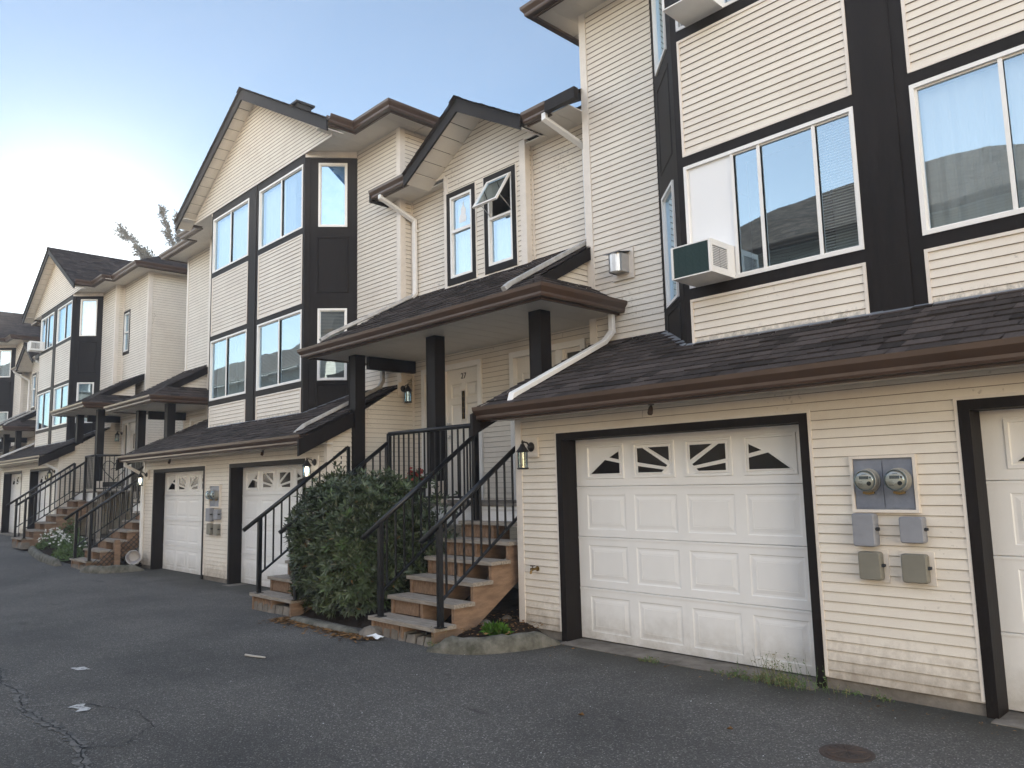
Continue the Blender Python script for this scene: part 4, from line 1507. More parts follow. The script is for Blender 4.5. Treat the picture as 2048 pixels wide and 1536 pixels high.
# ------------------------------------------------------------------ build the towers
S = 'sheer'
near_spec = dict(
    wins=[((.305, .475, .80), [(0, .305, 'board'), (.305, .80, 'dark'), (.80, 1, 'blind')]),
          ((.37, .74), [(0, 1, S)]),
          ((.30, .64), [(0, .3, 'dark'), (.3, 1, S)]),
          ((.5,), [(0, 1, S)])],
    side_l=[[(0, 1, 'blind')], [(0, 1, 'blind')]], side_r=[[(0, 1, S)], [(0, 1, S)]], paper=True, joint=True)
mid_spec = dict(
    wins=[((.45,), [(0, .42, 'drape'), (.42, 1, 'drape')]),
          ((.5,), [(0, 1, 'blind')]),
          ((.5,), [(0, 1, S)]),
          ((.52,), [(0, .5, S), (.5, .72, 'drape'), (.72, 1, 'dark')])],
    side_l=[[(0, 1, S)], [(0, 1, S)]], side_r=[[(0, 1, 'blind')], [(0, 1, 'foil')]], wing_l=2.10, vent=True, corner_spout=-1)
far_spec = dict(
    wins=[((.45,), [(0, .45, 'dark'), (.45, 1, S)]),
          ((.5,), [(0, 1, S)]),
          ((.33, .55), [(0, .33, 'dark'), (.33, 1, S)]),
          ((.55,), [(0, .5, S), (.55, 1, S)])],
    side_l=[[(0, 1, S)], [(0, 1, S)]], side_r=[[(0, 1, 'drape')], [(0, 1, S)]], wing_r=2.23, corner_spout=1)
end_spec = dict(
    wins=[((.5,), [(0, 1, S)])] * 4, side_l=[[(0, 1, S)], [(0, 1, S)]], side_r=[[(0, 1, S)], [(0, 1, S)]])
OM, OF, OE = -12.35, -27.85, -40.6
t_near = tower(0, 0, "cream townhouse pair with a white filler board in its bay, cut off by the frame", near_spec)
t_mid = tower(OM, -.065, "cream townhouse pair whose tall gable tops blue film in a bay window, behind the bush", mid_spec)
t_far = tower(OF, .25, "cream townhouse pair with the smaller gable against the bright sky, behind white flowers", far_spec)
t_end = tower(OE, .32, "townhouse pair of which only a brown bay corner and roof edge show beyond the others", end_spec)

# ------------------------------------------------------------------ full entry wing
def entry(ox, dz, label, number, detail=True):
    xl, xr = XR + OM - .005, XL + .005
    xl = XR + OM
    xc = (xl + xr) / 2
    org = (xc, 7.85, 0)
    T = thing("entry_wing", (xc + ox, 7.85, dz), label, "entrance wing", "porch wings between the townhouses")
    def B(mb, name, m=None, parent=None):
        return mb.build(name, m, parent or T, org)
    f = front(7.85)
    dA, sA = (-9.77, -8.93), (-10.28, -9.90)
    dB, sB = (-8.12, -7.28), (-7.15, -6.80)
    hs = [(min(dA[0], sA[0]) - .06, max(dA[1], sA[1]) + .06, 1.4, 3.56), (min(dB[0], sB[0]) - .06, max(dB[1], sB[1]) + .06, 1.4, 3.56)]
    DX0, DX1 = -9.51, -7.645
    mb = MB()
    siding(mb, f, [(xl, 1.42), (xr, 1.42), (xr, 4.7), (xl, 4.7)], hs)
    mb.cut()
    siding(mb, f, [(xl, 4.7), (DX0, 4.7), (DX0, 6.7), (xl, 6.7)])
    mb.cut()
    siding(mb, f, [(DX1, 4.7), (xr, 4.7), (xr, 6.7), (DX1, 6.7)])
    B(mb, "recessed_wall", SID)
    # inner corner beads
    mb = MB()
    mb.box(xl - .0, xl + .03, 7.82, 7.849, 1.42, 6.69)
    mb.cut()
    mb.box(xr - .03, xr, 7.82, 7.849, 1.42, 6.69)
    mb.cut()
    mb.box(DX1 + .0, DX1 + .028, 7.815, 7.84, 4.6, 6.69)
    fd = front(7.70)
    for a, b in ((DX0 - .02, DX0 + .08), (DX1 - .10, DX1 + .02)):
        mb.cut()
        mb.fbox(fd, a, b, 4.6, 6.68, 0, .022)
    mb.box(DX1, DX1 + .02, 7.70, 7.78, 4.6, 6.68)
    B(mb, "corner_trim", TRIM)
    w1, w2 = (-9.46, -8.755), (-8.545, -7.84)
    zw0, zw1 = 4.83, 6.37
    mb = MB()
    siding(mb, fd, [(DX0, 4.6), (DX1, 4.6), (DX1, 6.69), (DX0, 6.69)], [(*w1, zw0, zw1), (*w2, zw0, zw1)])
    gx, gh, gb = (DX0 + DX1) / 2, 1.28, 6.69
    siding(mb, fd, [(gx - gh, gb), (gx + gh, gb), (gx, gb + gh * SL)])
    mb.cut()
    siding(mb, sideR(DX1), [(7.70, 4.6), (7.85, 4.6), (7.85, 6.7), (7.70, 6.7)])
    B(mb, "dormer_wall", SID)
    mb = MB()
    mb.fbox(fd, gx - gh, gx - .93, gb - .015, gb + .015, 0, .02)
    mb.cut()
    mb.fbox(fd, gx + .93, gx + gh, gb - .015, gb + .015, 0, .02)
    for s in (-1, 1):
        mb.cut()
        mb.prism([(gx + s * gh, 7.68, gb - .01), (gx, 7.68, gb + gh * SL - .01), (gx, 7.68, gb + gh * SL + .03), (gx + s * gh, 7.68, gb + .03)], (0, .015, 0))
    mb.cut()
    mb.fbox(fd, DX0 - .02, DX1, 4.74, 4.80, 0, .03)
    for (a, b) in (w1, w2):
        for u in (a - .02, b):
            mb.cut()
            mb.fbox(fd, u, u + .02, zw0, zw1 + .02, 0, .02)
    B(mb, "dormer_trim", TRIM)
    for i, (a, b) in enumerate((w1, w2)):
        mb = MB()
        cw = .085
        mb.fbox(fd, a, a + cw, zw0, zw1, -.03, .024)
        mb.fbox(fd, b - cw, b, zw0, zw1, -.03, .024)
        mb.fbox(fd, a + cw, b - cw, zw0, zw0 + .11, -.03, .024)
        mb.fbox(fd, a + cw, b - cw, zw1 - cw, zw1, -.03, .024)
        B(mb, "window_casing", DARK)
        opened = (i == 1 and detail)
        z0_, z1_ = zw0 + .11, zw1 - cw
        zm = z0_ + (z1_ - z0_) * .56
        if not opened:
            wn_ = window(T, org, fd, a + cw, b - cw, z0_, z1_, (), [(0, 1, S)], hmull=.57, fw=.035, seed=9)
            if detail:        # white paper cut-out on the upper pane
                q = MB()
                ol = [(.0, .0), (.16, .0), (.18, .06), (.155, .12), (.165, .2), (.12, .26), (.10, .36), (.085, .27), (.05, .24), (.045, .15), (.0, .1)]
                q.face([fd.p(a + .27 + u, zm + .13 + z, -.0195) for u, z in ol])
                q.build("paper_cutout", PAPER, wn_, org)
        else:
            wn_ = window(T, org, fd, a + cw, b - cw, z0_, zm, (), [(0, 1, S)], fw=.035, seed=5)
            fr_ = MB()
            fr_.fbox(fd, a + cw, b - cw, z1_ - .03, z1_, -.05, .02)
            fr_.fbox(fd, a + cw, a + cw + .03, zm, z1_ - .03, -.05, .02)
            fr_.fbox(fd, b - cw - .03, b - cw, zm, z1_ - .03, -.05, .02)
            B(fr_, "open_window_frame", WHITE)
            # awning sash hinged at the top, swung out
            an = R_(32)
            hz_ = z1_ - .03
            ln_ = hz_ - zm
            def P(u, t, th=0):
                return fd.p(u, hz_ - t * math.cos(an) + th * math.sin(an), .02 + t * math.sin(an) + th * math.cos(an))
            sh = MB()
            u0, u1 = a + cw + .005, b - cw - .005
            def bar(ua, ub, ta, tb):
                sh.hexa([P(ua, tb, 0), P(ub, tb, 0), P(ub, tb, .03), P(ua, tb, .03), P(ua, ta, 0), P(ub, ta, 0), P(ub, ta, .03), P(ua, ta, .03)])
            bar(u0, u1, 0, .035); bar(u0, u1, ln_ - .035, ln_); bar(u0, u0 + .035, .035, ln_ - .035); bar(u1 - .035, u1, .035, ln_ - .035)
            so_ = B(sh, "open_sash", WHITE)
            g = MB()
            g.face([P(u0 + .03, .03, .015), P(u1 - .03, .03, .015), P(u1 - .03, ln_ - .03, .015), P(u0 + .03, ln_ - .03, .015)])
            g.build("pane", GLASS, so_, org)
            g = MB()
            for u in (u0 + .03, u1 - .03):
                g.cut()
                g.tube([fd.p(u, zm + .03, 0), P(u, ln_ * .75, 0)], .006, 5)
            g.build("stay_arm", ZINC, so_, org)
    mb = MB()
    x0, x1, y0, y1, z0_, z1_ = DX0 + .02, DX1 - .02, 7.76, 9.6, 4.5, 6.68
    mb.mesh([(x0, y0, z0_), (x1, y0, z0_), (x1, y1, z0_), (x0, y1, z0_), (x0, y0, z1_), (x1, y0, z1_), (x1, y1, z1_), (x0, y1, z1_)], [(0, 1, 2, 3), (4, 5, 6, 7), (1, 2, 6, 5), (2, 3, 7, 6), (3, 0, 4, 7)])
    B(mb, "room_lining", ROOM)
    # upper roof with dormer gable
    mb = MB()
    yo, ze = 7.30, 6.745
    c = math.hypot(1, SL)
    xe0, xe1 = -10.98, XL + .0
    D = 4.0
    shingles(mb, (0, yo - .05, ze), (1, 0, 0), (0, 1, SL), [(xe0, 0), (gx - 1.3, 0), (gx - .4, D * c), (xe0, D * c)])
    shingles(mb, (0, yo - .05, ze), (1, 0, 0), (0, 1, SL), [(gx + 1.3, 0), (xe1, 0), (xe1, D * c), (gx + .4, D * c)])
    yr, rh, ra = 7.17, 1.37, 7.52
    for s in (-1, 1):
        shingles(mb, (gx + s * rh, 0, ra - rh * SL + .015), (0, 1, 0), (-s, 0, SL), [(yr - .03, 0), (yr + .4, 0), (yr + 2.8, rh * c), (yr - .03, rh * c)])
    y = yr - .04
    while y < 9.5:
        for s in (-1, 1):
            mb.face([(gx, y, ra + .042), (gx, y + .2, ra + .03), (gx + s * .13, y + .2, ra + .03 - .13 * SL), (gx + s * .13, y, ra + .042 - .13 * SL)], None, random.random())
        y += .16
    B(mb, "upper_roof", SHIN)
    mb = MB(); sf = MB()
    for s in (-1, 1):
        e = (gx + s * rh, ra - rh * SL)
        mb.cut(); sf.cut()
        mb.prism([(gx, yr, ra - .21), (gx, yr, ra), (e[0], yr, e[1]), (e[0], yr, e[1] - .19)], (0, .035, 0))
        n = 6
        for i in range(n):
            f0, f1 = i / n, (i + 1) / n - .012
            xa, xb = gx + s * rh * f0, gx + s * rh * f1
            za, zb = ra - .155 - rh * f0 * SL, ra - .155 - rh * f1 * SL
            sf.mesh([(xa, yr + .03, za), (xb, yr + .03, zb), (xb, 7.7, zb), (xa, 7.7, za), (xa, yr + .03, za + .01), (xb, yr + .03, zb + .01), (xb, 7.7, zb + .01), (xa, 7.7, za + .01)], [(0, 1, 2, 3), (4, 5, 6, 7), (0, 1, 5, 4), (1, 2, 6, 5), (2, 3, 7, 6), (3, 0, 4, 7)])
    # dark end pieces of the eave
    mb.cut()
    mb.box(xe0 - .02, xe0 + .02, 7.20, 7.59, 6.56, 6.77)
    mb.cut()
    mb.box(XL - .335, XL + .20, 7.18, 7.26, 6.605, 6.76)
    B(mb, "rake_board", DARK)
    def eave_boards(xa, xb, n, ya, yb):
        sf.cut()
        for i in range(n):
            a_, b_ = xa + (xb - xa) * i / n, xa + (xb - xa) * (i + 1) / n - .006
            sf.box(a_, b_, ya, yb, 6.617, 6.629)
    eave_boards(xe0, xl, 1, yo, 7.59)
    eave_boards(xl + .002, gx - 1.34, 3, yo, 7.86)
    eave_boards(gx - 1.34, gx - .91, 1, 7.695, 7.86)
    eave_boards(gx + .91, gx + 1.34, 1, 7.695, 7.86)
    eave_boards(gx + 1.34, XL - .002, 3, yo, 7.86)
    B(sf, "soffit", SOF)
    gutter(T, [(xe0, yo), (gx - rh - .02, yo)], 6.62, org)
    gutter(T, [(gx + rh + .02, yo), (XL - .33, yo)], 6.62, org)
    # downspouts
    mb = MB()
    mb.tube([(-10.72, 7.25, 6.70), (-10.72, 7.25, 6.58), (-10.48, 7.79, 6.22), (-10.48, 7.79, 4.93), (-10.48, 7.72, 4.84)], 0, rect=(.075, .06))
    mb.box(-10.53, -10.43, 7.78, 7.845, 6.02, 6.05)
    B(mb, "downspout", WHITE)
    mb = MB()
    zp = lambda y: 3.88 + (y - 6.12) * SL + .05
    mb.tube([(-10.48, 7.74, zp(7.74)), (-11.02, 6.45, zp(6.45) + .02), (-11.05, 6.30, zp(6.30) - .0)], 0, rect=(.075, .06))
    B(mb, "downspout", SPOUT)
    mb = MB()
    mb.tube([(-6.80, 7.25, 6.70), (-6.80, 7.25, 6.55), (-6.56, 7.79, 6.22), (-6.56, 7.79, 4.93)], 0, rect=(.075, .06))
    B(mb, "downspout", WHITE)
    mb = MB()
    mb.tube([(-6.50, 7.74, zp(7.74)), (-6.62, 6.35, zp(6.35) + .02), (-6.62, 6.24, zp(6.24))], 0, rect=(.075, .06))
    B(mb, "downspout", SPOUT)
    zg = lambda y: 2.545 + .475 * (y - 5.76) + .04
    mb = MB()
    mb.tube([(-5.99, 7.50, 3.80), (-5.99, 7.50, zg(7.5) + .11), (-6.02, 7.38, zg(7.38) + .03), (-6.10, 6.0, zg(6.0) + .01), (-6.11, 5.86, zg(5.86) + .01), (-6.11, 5.83, zg(5.83) - .06)], 0, rect=(.075, .06))
    B(mb, "downspout", WHITE)
    mb = MB()
    xx = XR + OM + .05
    zg2 = lambda y: zg(y) - .065
    mb.tube([(-11.05, 7.50, 3.80), (-11.05, 7.50, zg2(7.5) + .1), (-11.0, 7.4, zg2(7.4) + .03), (-11.0, 6.0, zg2(6.0) + .01), (-11.0, 5.84, zg2(5.84) - .05)], 0, rect=(.075, .06))
    B(mb, "downspout", SPOUT)
    porch(T, org, -11.22, -5.93, [-10.60, -8.555, -6.48], 7.85)
    entry_door(T, org, f, dA, sA, 1.42, number)
    entry_door(T, org, f, dB, sB, 1.42, None)
    return T
entry(0, 0, "entrance wing with door 27 and an open dormer window, between two gabled pairs", "27")
entry(OF, .27, "small gabled entrance wing half hidden behind the bay with the white air conditioner", None, False)

# ------------------------------------------------------------------ stairs and landings
def bar_obj(name, path, r, parent, org, m=RAILM, n=8, rect=None):
    mb = MB()
    mb.tube(path, r, n, rect=rect)
    if not rect:
        mb.smooth = True
    return mb.build(name, m, parent, org)
def rail(T, org, p0, p1, drop, posts, step=0.118, lip=0.10):
    """handrail from p0 to p1, lower rail 'drop' below, posts: (fraction, foot z)"""
    p0, p1 = Vector(p0), Vector(p1)
    d = (p1 - p0)
    u = d.normalized()
    R = bar_obj("railing", [p0 - u * lip, p1], 0.031, T, org)
    dn = Vector((0, 0, -drop))
    bar_obj("lower_rail", [p0 + d * posts[0][0] + dn, p1 + dn], 0, R, org, rect=(.034, .026))
    for f, z in posts:
        q = p0 + d * f
        bar_obj("post", [(q.x, q.y, z), (q.x, q.y, q.z)], 0, R, org, rect=(.06, .06))
        mb = MB(); mb.box(q.x - .05, q.x + .05, q.y - .05, q.y + .05, z, z + .008)
        mb.build("foot_plate", RAILM, R, org)
    n = max(2, int(d.xy.length / step))
    for i in range(1, n):
        q = p0 + d * i / n
        if any(abs(f - i / n) * d.xy.length < .05 for f, _ in posts):
            continue
        if i / n < posts[0][0]:
            continue
        bar_obj("baluster", [(q.x, q.y, q.z - drop), (q.x, q.y, q.z - .01)], 0, R, org, rect=(.021, .021))
    return R
def stairs(x0, x1, dz, label, gside=None, top_l=True):
    """six treads rising along +y"""
    org = ((x0 + x1) / 2, 5.1, 0)
    T = thing("staircase", (org[0], org[1], dz), label, "wooden stairs", "outside stairs up to the porches")
    y0, run, z0, rise = 5.05, .272, .205, .2
    for i in range(6):
        y, z = y0 + run * i, z0 + rise * i
        mb = MB()
        k = random.uniform(-.004, .004)
        mb.box(x0 + k, x1 + k, y, y + .145, z - .042, z)
        mb.box(x0 + k, x1 + k, y + .151, y + .296, z - .042, z - .002)
        mb.build("tread", WOODG, T, org)
    for x in (x0 + .03, (x0 + x1) / 2 - .02, x1 - .085):
        P = []
        for i in range(6):
            y, z = y0 + .03 + run * i, z0 + rise * i - .043
            P += [(x, y, z - rise + .0 if i else -0.05), (x, y, z)]
        yl = y0 + .03 + run * 6
        P += [(x, yl, z0 + rise * 5 - .043), (x, yl, z0 + rise * 5 - .40), (x, y0 + .33, -.05)]
        mb = MB()
        mb.prism(P, (.045, 0, 0))
        mb.build("stringer", WOODO, T, org)
    for i in range(6):     # short risers closing part of each step
        y, z = y0 + .05 + run * i, z0 + rise * i
        mb = MB()
        mb.box(x0 + .08, x0 + (x1 - x0) * .44, y, y + .03, z - .198, z - .043)
        mb.build("riser", WOODO, T, org)
    s = rise / run
    for x in (x0 + .17, x1 + .03):
        rail(T, org, (x, 4.95, 1.15), (x, 6.56, 2.29), .80, [(.10, .205), (1.0, 1.2)])
    mb = MB()              # stones under the bottom step
    r = random.Random(int(x0 * 10))
    x = x0 + .05
    while x < x1 - .1:
        w_ = r.uniform(.12, .2)
        mb.hexa([(x + r.uniform(-.01, .01), y0 + .02 + r.uniform(-.03, .02), -.08), (x + w_, y0 + .02, -.08), (x + w_, y0 + .22, -.08), (x, y0 + .22, -.08),
                 (x + .015, y0 + .04, .08 + r.uniform(-.02, .03)), (x + w_ - .02, y0 + .05, .09), (x + w_ - .02, y0 + .2, .09), (x + .01, y0 + .2, .08)])
        x += w_ + .02
    mb.build("footing_stones", CONCL, T, org)
    return T
def landing(x0, x1, dz, label, rx0, rx1, side=None):
    org = ((x0 + x1) / 2, 7.2, 1.0)
    T = thing("porch_deck", (org[0], org[1], org[2] + dz), label, "porch deck", "raised decks at the front doors")
    mb = MB()
    mb.box(x0, x1, 6.60, 7.84, 1.385, 1.42)
    mb.build("deck", CONCL, T, org)
    mb = MB()
    mb.box(x0 + .01, x1 - .01, 6.63, 6.66, 1.14, 1.384)
    mb.box(x0 + .005, x1 - .005, 6.615, 6.63, 1.345, 1.384)
    mb.build("fascia", WHITE, T, org)
    mb = MB()
    for x in (x0 + .1, (x0 + x1) / 2, x1 - .19):
        mb.cut()
        mb.box(x, x + .09, 6.72, 6.81, -.1, 1.384)
        mb.cut()
        mb.box(x, x + .09, 7.6, 7.69, -.1, 1.384)
    mb.build("support_post", WOODG, T, org)
    rail(T, org, (rx0, 6.59, 2.43), (rx1, 6.59, 2.43), .93, [(0, 1.17), (1, 1.17)], lip=0.0)
    if side is not None:
        rail(T, org, (side, 6.60, 2.43), (side, 7.80, 2.43), .93, [(0, 1.42), (1, 1.42)], lip=0.0)
    return T
stairs(-7.75, -6.52, 0, "wooden stairs with orange-brown stringer, between the big bush and the garage with a wall tap")
stairs(-10.80, -9.58, 0, "wooden stairs mostly hidden by the big bush, in front of a garage door")
landing(-10.70, -6.42, 0, "grey porch deck in front of door 27, above the bush", -9.54, -7.58)
stairs(XL + OM - 1.27, XL + OM - .03, -.02, "wooden stairs with lattice behind, between white flowers and the grey bucket")
landing(XL + OM - 2.1, XL + OM, -.02, "porch deck above the lattice stairs, under a hipped porch roof", XL + OM - 2.08, XL + OM - 1.22, XL + OM - 2.06)
stairs(XR + OF + .04, XR + OF + 1.28, .24, "wooden stairs beyond the white flowers, leading to the deck with the heart-shaped stand", None)
landing(XR + OF, XR + OF + 2.2, .26, "far porch deck holding the heart-shaped plant stand", XR + OF + 1.24, XR + OF + 2.16, XR + OF + 2.16)

# ------------------------------------------------------------------ wall fittings
wall_lantern((-6.14, YG - .014, 2.07), 0, "unlit black lantern above the brass wall tap, next to the wooden stairs")
wall_lantern((1.40 + OM, YG - .014, 2.06), 0, "glowing black lantern between a garage door and the big bush", True)
wall_lantern((-6.14 + OM, YG - .014, 2.03), 0, "glowing black lantern at the corner above the white bucket", True)
wall_lantern((1.40 + OF, YG - .014, 2.30), 0, "dim black lantern behind the stair railing beyond the white flowers")
wall_lantern((XR + OM + .014, 7.60, 3.28), R_(90), "black lantern on the porch wall beside door 27")
wall_lantern((XR + OF + .35, 7.85 - .014, 3.45), 0, "small black lantern on the far porch wall, between the two dark columns")

def box_meter(ox, dz, tail):
    """twin meter panel and four utility boxes"""
    def lx(x): return x + ox
    p = thing("meter_panel", (lx(-2.35), YG, 1.39 + dz), "recessed steel panel carrying two round electric meters, " + tail, "meter panel", "electric meter panels")
    mb = MB()
    x0, x1, z0, z1 = -.245, .245, 0.0, .435
    for q in ((x0, x1, z0, z0 + .022), (x0, x1, z1 - .022, z1), (x0, x0 + .022, z0 + .022, z1 - .022), (x1 - .022, x1, z0 + .022, z1 - .022)):
        mb.box(q[0], q[1], -.045, 0.02, q[2], q[3])
    mb.build("panel_frame", TRIM, p)
    mb = MB()
    mb.box(x0 + .022, x1 - .022, -.025, .02, z0 + .022, z1 - .022)
    mb.box(x0 + .03, -.004, -.032, -.025, z0 + .035, z1 - .045)
    mb.box(.004, x1 - .03, -.032, -.025, z0 + .035, z1 - .045)
    for x in (-.11, .11):
        mb.lathe((x, -.032, .09), (0, -1, 0), [(0, .005), (.003, .005)], 8)
    mb.build("panel_plate", STEEL, p)
    for x in (-.108, .118):
        mb = MB()
        c = (x, -.03, .245)
        mb.lathe(c, (0, -1, 0), [(0, .092), (.018, .092), (.02, .085), (.075, .084), (.078, .080)], 28)
        mt = mb.build("meter", PLASG, p)
        mb = MB()
        mb.lathe(c, (0, -1, 0), [(.078, .072), (.081, .072)], 28)
        mb.build("dial", FACEP, mt)
        mb = MB()
        y = -.03 - .0825
        mb.box(x - .042, x + .03, y - .001, y, .255, .278)
        mb.lathe((x + .042, y + .0005, .267), (0, -1, 0), [(0, .008), (.002, .008)], 10)
        mb.lathe((x + .03, y + .0005, .222), (0, -1, 0), [(0, .017), (.002, .017)], 14)
        for k in range(4):
            mb.box(x - .05, x - .05 + .03 + .008 * (k % 2), y - .001, y, .236 - .011 * k, .2385 - .011 * k)
        mb.box(x - .02, x + .018, y - .001, y, .292, .296)
        mb.build("readout", DARKF, mt)
        mb = MB()
        mb.lathe((x, -.03, .245), (0, -1, 0), [(.0785, .079), (.10, .077), (.112, .062), (.116, .03)], 28)
        mb.smooth = True
        mb.build("cover", CLEAR, mt)
        mb = MB()
        for k in range(5):
            a = R_(250 + 10 * k)
            mb.lathe((x + .1 * math.cos(a), -.045, .245 + .1 * math.sin(a)), (0, -1, 0), [(0, .01), (.015, .01)], 8)
        mb.build("seal_ring", BRASS, mt)
    for (a, b, c, d, m, dep, nm, lab, plate) in (
            (-2.585, -2.42, 1.135, 1.382, PLAST, .105, "grey rounded utility box, the larger one below the meters, ", "grey", False),
            (-2.240, -2.075, 1.172, 1.362, PLAST, .095, "grey utility box, the shorter one below the meters, ", "grey", False),
            (-2.565, -2.40, .885, 1.092, OLIVE, .09, "olive utility box on white plate, below the larger grey, ", "olive", True),
            (-2.250, -2.075, .885, 1.090, OLIVE, .09, "olive utility box with gaping lid, under the shorter grey, ", "olive", True)):
        u = thing("utility_box", (lx((a + b) / 2), YG, c + dz), nm + tail, "utility box", "utility boxes below the meters")
        hw, hh = (b - a) / 2, d - c
        if plate:
            mb = MB()
            mb.box(-hw - .03, hw + .035, -.022, .014, -.02, hh + .018)
            mb.build("back_plate", TRIM, u)
        mb = MB()
        r = .018
        P = []
        for cx_, cz_, a0 in ((hw - r, hh - r, 0), (-hw + r, hh - r, 90), (-hw + r, r, 180), (hw - r, r, 270)):
            for k in range(4):
                an = R_(a0 + 30 * k)
                P.append((cx_ + r * math.cos(an), cz_ + r * math.sin(an)))
        mb.prism([(x, 0.01, z) for x, z in P], (0, -dep * .45, 0))
        mb.build("box_base", m, u)
        mb = MB()
        mb.prism([(x * 1.03, -dep * .45 + .006, (z - hh / 2) * 1.02 + hh / 2) for x, z in P], (0, -dep * .5, 0))
        n = len(P)
        y = -dep * .95
        A = [(x * 1.03, y + .006, (z - hh / 2) * 1.02 + hh / 2) for x, z in P]
        Bp = [(x * .93, y - .006, (z - hh / 2) * .95 + hh / 2) for x, z in P]
        mb.mesh(A + Bp, [(i, (i + 1) % n, n + (i + 1) % n, n + i) for i in range(n)] + [tuple(range(n, 2 * n))])
        mb.build("lid", m, u)
        mb = MB()
        mb.box(hw - .005, hw + .022, -dep * .75, -dep * .45, hh * .48, hh * .58)
        mb.lathe((hw + .012, -dep * .75, hh * .53), (0, -1, 0), [(0, .014), (.012, .012)], 10)
        mb.build("latch", DARKF, u)
PLASG = mat("meter housing", (0.30, 0.29, 0.26), 0.35, 0.5)
box_meter(0, 0, "beside the big garage door")
box_meter(OM - .05, -.07, "between the middle garage doors")

def ac_unit(loc, label, face):
    t = thing("air_conditioner", loc, label, "air conditioner", "window air conditioners")
    w_, d_, h_ = .46, .42, .33        # local: x width centred, y from -d_ (outside) to .05
    mb = MB()
    s = .012
    mb.box(-w_ / 2, w_ / 2, -d_, .06, 0, s)
    mb.box(-w_ / 2, w_ / 2, -d_, .06, h_ - s, h_)
    for x in (-w_ / 2, w_ / 2 - s):
        mb.box(x, x + s, -d_, -d_ + .03, s, h_ - s)
        mb.box(x, x + s, -.12, .06, s, h_ - s)
        mb.box(x, x + s, -d_ + .03, -.12, s, .06)
        mb.box(x, x + s, -d_ + .03, -.12, h_ - .06, h_ - s)
    for x0, x1 in ((-w_ / 2 + s, -w_ / 2 + .028), (w_ / 2 - .028, w_ / 2 - s)):
        mb.box(x0, x1, -d_ - .004, -d_ + .02, s, h_ - s)
    mb.build("casing", WHITE, t)
    mb = MB()
    for i in range(12):
        z = .062 + (h_ - .125) * i / 12
        for x in (-w_ / 2 + .001, w_ / 2 - .011):
            for ya, yb in ((-d_ + .03, -d_ + .155), (-d_ + .165, -.12)):
                mb.box(x, x + .010, ya, yb, z, z + .0075)
    mb.build("side_louvres", WHITE, t)
    mb = MB()
    mb.box(-w_ / 2 + .03, w_ / 2 - .03, -d_ + .012, -d_ + .03, s, h_ - s, DARKF)
    mb.box(-w_ / 2 + .02, w_ / 2 - .02, -d_ + .03, 0, .02, h_ - .02, DARKF)
    mb.build("coil_core", None, t)
    mb = MB()
    n = 24
    for i in range(n):
        z = .016 + (h_ - .03) * i / n
        mb.box(-w_ / 2 + .028, w_ / 2 - .028, -d_, -d_ + .010, z, z + .008)
    for k in range(5):
        x = -w_ / 2 + .09 + .08 * k
        mb.box(x, x + .004, -d_ - .002, -d_, .014, h_ - .014)
    mb.build("grille", face, t)
    return t
ac_unit((-4.10, YB - .02, 3.655), "white window air conditioner with dark green coil under the white filler board", TEAL)
ac_unit((-4.05, YB - .02, 6.535), "white air conditioner seen from below, one storey above the green-coiled one", DARKF)
ac_unit((-4.10 + OF, YB - .02, 6.79), "small white air conditioner jutting from the bay under the gable against the sky", WHITE)

# dryer vent hood
t = thing("vent_hood", (-5.83, YW - .014, 4.17), "galvanised round vent hood on bare siding above the white roof downspout", "vent hood")
mb = MB(); mb.box(-.165, .165, -.02, .0, 0, .385)
mb.build("vent_plate", TRIM, t)
mb = MB()
P = []
for k in range(13):
    a = math.pi * k / 12
    P.append((-.10 * math.cos(a), -.14 - .10 * math.sin(a)))
P = [(-.10, -.02)] + P + [(.10, -.02)]
n = len(P)
mb.mesh([(x, y, .07) for x, y in P] + [(x, y, .30) for x, y in P], [(i, i + 1, n + i + 1, n + i) for i in range(n - 1)])
mb.mesh([(x * .93, y * .97, .085) for x, y in P], [tuple(range(n))])
mb.smooth = False
mb.build("hood_barrel", ZINC, t)
mb = MB(); mb.mesh([(-.125, -.01, .345), (.125, -.01, .345), (.125, -.25, .295), (-.125, -.25, .295), (-.125, -.01, .350), (.125, -.01, .350), (.125, -.25, .300), (-.125, -.25, .300)], [(0, 1, 2, 3), (4, 5, 6, 7), (0, 1, 5, 4), (1, 2, 6, 5), (2, 3, 7, 6), (3, 0, 4, 7)])
mb.build("hood_cap", FLASH, t)
# hose bib
t = thing("hose_tap", (-6.12, YG - .012, .73), "small brass garden tap on the siding under the unlit lantern", "garden tap")
mb = MB()
mb.lathe((0, 0, 0), (0, -1, 0), [(0, .028), (.006, .028), (.008, .014), (.07, .014), (.08, .02), (.10, .018)], 12)
mb.tube([(0, -.085, 0), (0, -.105, -.02), (0, -.11, -.05)], .012, 8)
mb.build("tap_body", BRASS, t)
mb = MB(); mb.lathe((0, -.075, .03), (0, 0, 1), [(-.02, .006), (.0, .006), (.002, .03), (.01, .03), (.012, .008)], 12)
mb.build("tap_wheel", RUST, t)
# small floodlight stubs below the garage eaves
for x, dz, lab in ((-4.36, 0, "brown flood lamp stub above the large white garage door with dark sunburst panes"), (-.05 + OM, -.065, "small brown flood lamp stub under the eave of the middle garages"), (-4.3 + OM, -.065, "tiny brown flood lamp stub above the garage door next to the white bucket")):
    t = thing("flood_lamp", (x, YG - .20, 2.395 + dz), lab, "flood lamp", "flood lamp stubs under the eaves")
    mb = MB(); mb.lathe((0, 0, 0), (0, 0, -1), [(0, .03), (.015, .03), (.018, .012), (.03, .012)], 10)
    mb.build("mount", GUT, t)
    mb = MB(); mb.lathe((0, 0, -.025), (0, -.3, -1), [(0, .014), (.02, .022), (.07, .026), (.085, .02)], 10)
    mb.build("lamp_head", RUST, t)

